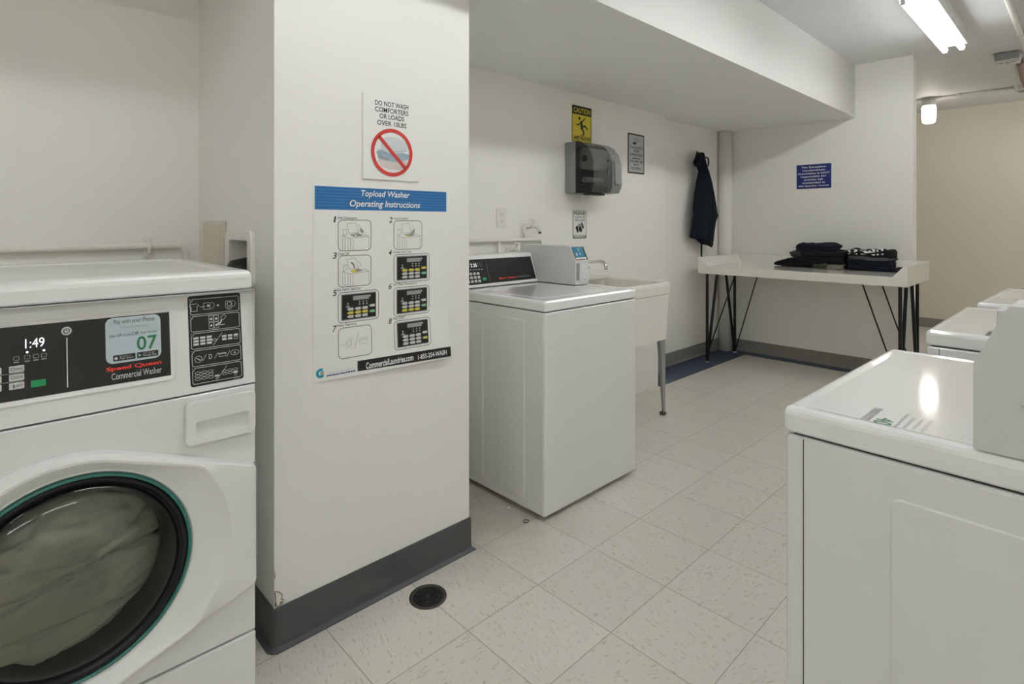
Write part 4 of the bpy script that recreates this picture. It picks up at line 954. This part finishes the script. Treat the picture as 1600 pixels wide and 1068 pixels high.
q4(V(0, 0, zr), V(ri*0.5, 0, zr), V(ri*0.5, yb_, zr), V(0, TD, zr)); q4(V(TW-ri*0.5, 0, zr), V(TW, 0, zr), V(TW, TD, zr), V(TW-ri*0.5, yb_, zr)); q4(V(ri*0.5, yb_, zr), V(TW-ri*0.5, yb_, zr), V(TW, TD, zr), V(0, TD, zr))
bmesh.ops.remove_doubles(b.bm, verts=b.bm.verts[:], dist=1e-4)
bmesh.ops.bevel(b.bm, geom=[e for e in b.bm.edges if len(e.link_faces) == 2 and e.calc_face_angle(0) > 0.5], offset=0.005, segments=2, profile=0.5, affect='EDGES')
b.done('tray_top', t)
def bar(b, a, c, w, th, ax):
    a, c = Vector(a), Vector(c); d = (c-a).normalized(); e = Vector(ax); n = d.cross(e).normalized(); e = n.cross(d)
    o = [e*w/2+n*th/2, e*w/2-n*th/2, -e*w/2-n*th/2, -e*w/2+n*th/2]
    b.loft([[a+k_ for k_ in o], [c+k_ for k_ in o]], M_blackmetal)
for sx, xf in ((1, 0.030), (-1, TW-0.062)):
    for sy, yf in ((1, 0.105), (-1, TD-0.085)):
        b = MB()
        bar(b, (xf, yf, 0.008), (xf, yf, zb), 0.022, 0.012, (1, 0, 0)); bar(b, (xf, yf+sy*0.004, 0.01), (xf, yf+sy*0.19, zb), 0.022, 0.012, (1, 0, 0))
        l_ = b.done('leg', t)
        b = MB(); b.tube([(xf+sx*0.01, yf, 0.10 if sy > 0 else 0.04), (xf+sx*0.24, yf+sy*0.03, zb)], 0.0055, M_blackmetal, 8); b.done('brace', l_)
        b = MB(); b.lathe([(0, 0), (0.02, 0), (0.018, 0.012), (0, 0.014)], (xf, yf, 0), (0, 0, 1), M_galv, 14); b.done('foot', l_)

# ------------------------------------------------------------------ clothes on the table
def garment(name, x0, x1, y0, y1, z0, z1, m, seed, label, slope=0.0, plies=3, group='folded clothes on the table', skew=0.0, cuts=14):
    bm = bmesh.new(); nx, ny, nz = 34, 18, 12
    bmesh.ops.create_cube(bm, size=2)
    bmesh.ops.subdivide_edges(bm, edges=bm.edges[:], cuts=cuts, use_grid_fill=True)
    hx, hy, hz = (x1-x0)/2, (y1-y0)/2, (z1-z0)/2
    for v in bm.verts:
        x, y, z = v.co
        e = 1-0.06*abs(x)**4*abs(y)**4
        rnd = (1-0.06*max(0, abs(z)-0.2)**2)
        px, py = x*rnd*e, y*rnd*e
        # folded edge: plies bulge outwards
        bulge = 0.02*abs(math.sin((z+1)*PI*plies/2))
        px *= 1+bulge; py *= 1+bulge*1.5
        P = Vector((px*hx*7, py*hy*7, z*hz*14))+Vector((seed*3.1, seed*1.7, 0))
        n1 = noise.noise(P*1.2); n2 = noise.noise(P*3.0)
        pz = z*hz*(1-0.10*max(abs(x), abs(y))**8)
        hgt = 1.0
        if slope and x < 0: hgt = 1-slope*(-x)**1.3
        zz = (pz+hz)*hgt
        if z > -0.9: zz += (0.020*n1+0.011*n2)*(0.4+0.6*(z+1)/2)
        zz = max(zz, 0.0)
        v.co = Vector(((x0+x1)/2+px*hx+0.014*n2+0.018*n1+skew*zz, (y0+y1)/2+py*hy+0.014*n1+0.008*n2, z0+zz))
    for f in bm.faces: f.smooth = True
    mb = MB(); mb.merge(bm, m); o = mb.done(name)
    return tag(o, label, 'clothes', group)
zt0 = 0.8640; Yb = 5.20
garment('folded_garment', -1.60, -1.36, 4.955, 5.12, zt0, zt0+0.040, F_olive, 1, 'olive grey garment squeezed under the wide black trousers', plies=2)
garment('folded_garment', -1.475, -1.365, 4.915, 4.955, zt0, zt0+0.030, F_tan, 2, 'small pale grey rolled cloth in the gap before the two clothes piles', plies=1)
garment('folded_garment', -1.915, -1.360, 4.97, Yb, zt0+0.004, zt0+0.100, F_black, 3, 'wide black trousers with a sloping end spread under the navy garment', slope=0.66, plies=3)
garment('folded_garment', -1.80, -1.64, 5.02, 5.16, zt0+0.080, zt0+0.128, F_grey, 4, 'small grey cloth sticking out beside the navy garment on the wide black trousers', plies=2)
garment('folded_garment', -1.70, -1.355, 4.98, Yb-0.01, zt0+0.092, zt0+0.148, F_char, 5, 'black folded top lying directly under the dark navy garment', plies=3)
garment('folded_garment', -1.73, -1.43, 4.99, Yb-0.02, zt0+0.140, zt0+0.200, F_navy, 6, 'dark navy folded garment topping the pile of black trousers', plies=3)
garment('folded_garment', -1.350, -1.055, 4.955, Yb, zt0, zt0+0.056, F_navy2, 7, 'dark navy folded garment at the base of the pile with the printed shirt', plies=2)
garment('folded_garment', -1.350, -1.060, 4.960, Yb-0.005, zt0+0.048, zt0+0.088, F_navy, 8, 'navy folded shirt just under the slate grey shirt', plies=2)
garment('folded_garment', -1.350, -1.050, 4.960, Yb-0.005, zt0+0.080, zt0+0.108, F_grey, 9, 'slate grey folded shirt under the black printed shirt', plies=1)
top = garment('folded_garment', -1.355, -1.048, 4.965, Yb-0.01, zt0+0.100, zt0+0.160, F_char, 10, 'black folded shirt with a white print topping its pile', plies=2, cuts=60)
top.data.materials.append(M_white_print)
for f in top.data.polygons:
    c_ = f.center
    if f.normal.z > 0.25 and -1.335 < c_.x < -1.10 and c_.y < 5.06 and noise.noise(Vector((c_.x*42+c_.y*20, c_.y*30, 5))) > 0.03: f.material_index = 1
garment('folded_garment', -1.047, -1.000, 4.96, 5.14, zt0, zt0+0.020, F_char, 12, 'flat charcoal cloth between the printed shirt pile and the table end', plies=1)

# ------------------------------------------------------------------ hanging cloth and hook rail
t = thing('hook_rail', 'thin black rod with a looped hook on the recess wall', 'hook', (-2.53, 4.79, 0))
b = MB(); b.tube([(0.045, 0, 0.90), (0.045, 0, 1.865)], 0.008, M_blackmetal, 10)
for z in (1.10, 1.80): b.tube([(0.001, 0, z), (0.045, 0, z)], 0.006, M_blackmetal, 8)
b.done('rod', t)
b = MB(); b.tube([(0.045, -0.08, 1.892), (0.045, -0.08, 1.855), (0.045, 0.0, 1.848), (0.06, 0.085, 1.846), (0.06, 0.105, 1.835), (0.06, 0.108, 1.785), (0.06, 0.095, 1.768), (0.06, 0.02, 1.778)], 0.0075, M_blackmetal, 10); b.done('loop_hook', t)
b = MB()
rows = [(1.872, 4.66, 4.735), (1.859, 4.610, 4.759), (1.812, 4.585, 4.768), (1.757, 4.610, 4.784), (1.71, 4.678, 4.811), (1.606, 4.624, 4.874), (1.51, 4.591, 4.913), (1.371, 4.557, 4.971), (1.325, 4.557, 4.990), (1.31, 4.556, 5.015), (1.25, 4.545, 4.962), (1.20, 4.530, 4.940), (1.150, 4.510, 4.925), (1.126, 4.500, 4.92)]
NR = 48; rings = []
for i, (z, ya, ybb) in enumerate(rows):
    c0, hw = (ya+ybb)/2, (ybb-ya)/2; th = 0.022+0.028*min(1, i/6)
    ring = []
    for q_ in range(NR):
        a = 2*PI*q_/NR; cc, ss = math.cos(a), math.sin(a)
        y = c0+hw*cc
        fold = 0.012*math.sin(7*cc+1.3+0.25*i)*min(1, i/7)+0.006*math.sin(15*cc+i*0.3)*min(1, i/6)
        x = -2.440+th*ss*(1-0.5*abs(cc)**3)+fold*(1 if ss > 0 else 0.4)
        zz = z
        if i >= 11: zz = z-(0.04, 0.09, 0.118)[i-11]*max(0, (y-4.51)/0.41)+0.006*math.sin(30*y)
        ring.append((max(x, -2.478) if z > 0.0 else x, y, zz))
    rings.append(ring)
b.loft(rings, F_navy2, True, True, True, True)
b.tube([(-2.44, 4.66, 1.85), (-2.42, 4.615, 1.815), (-2.42, 4.575, 1.765), (-2.43, 4.585, 1.745)], [0.02, 0.034, 0.032, 0.014], F_navy2, 12)
tag(b.done('hanging_cloth'), 'dark navy cloth hanging from the black hook in the far corner', 'clothes')

# ------------------------------------------------------------------ floor drain and small bits on the floor
t = thing('floor_drain', 'round black iron floor drain in front of the pillar', 'drain', (-1.511, 1.06, 0))
b = MB(); b.lathe([(0.0615, 0.0002), (0.061, 0.003), (0.054, 0.0042), (0.0505, 0.003), (0.050, 0.0008)], (0, 0, 0), (0, 0, 1), M_ironrim, 40); b.done('rim', t)
b = MB(); b.lathe([(0.050, 0.0005), (0.0, 0.0006)], (0, 0, 0), (0, 0, 1), M_gap, 32)
for r in (0.010, 0.0185, 0.027, 0.0355, 0.044): b.lathe([(r-0.0024, 0.0008), (r-0.002, 0.0034), (r+0.002, 0.0034), (r+0.0024, 0.0008)], (0, 0, 0), (0, 0, 1), M_iron, 32)
for k in range(8):
    a = k*PI/4; b.tube([(0.006*math.cos(a), 0.006*math.sin(a), 0.002), (0.049*math.cos(a), 0.049*math.sin(a), 0.002)], 0.0018, M_iron, 6)
b.lathe([(0.0, 0.004), (0.005, 0.004), (0.006, 0.001)], (0, 0, 0), (0, 0, 1), M_ironrim, 14)
b.done('grate', t)
b = MB(); b.lathe([(0.0, 0.006), (0.006, 0.005), (0.008, 0.001), (0.006, 0.0)], (-1.742, 1.644, 0), (0, 0.2, 1), M_paper, 10); tag(b.done('paper_scrap'), 'tiny white scrap on the floor beside the top-loading washer', 'scrap')
b = MB(); n_ = 28
b.tube([(-1.615+0.011*math.cos(2*PI*k/n_), 1.622+0.011*math.sin(2*PI*k/n_), 0.0014) for k in range(n_+1)], 0.0013, M_rust, 6); tag(b.done('ring_stain'), 'small dark ring stain on the floor by the washer corner', 'ring')  # ring-shaped floor stain drawn as a thin raised loop

# ------------------------------------------------------------------ world and view
w = bpy.data.worlds.new('world'); bpy.context.scene.world = w; w.use_nodes = True
w.node_tree.nodes['Background'].inputs[0].default_value = (0.9, 0.95, 1, 1); w.node_tree.nodes['Background'].inputs[1].default_value = 0.2
s = bpy.context.scene
s.view_settings.view_transform = 'Standard'; s.view_settings.look = 'None'; s.view_settings.gamma = 1
s.view_settings.exposure = 0.47
s.cycles.max_bounces = 14; s.cycles.diffuse_bounces = 10; s.cycles.transparent_max_bounces = 12
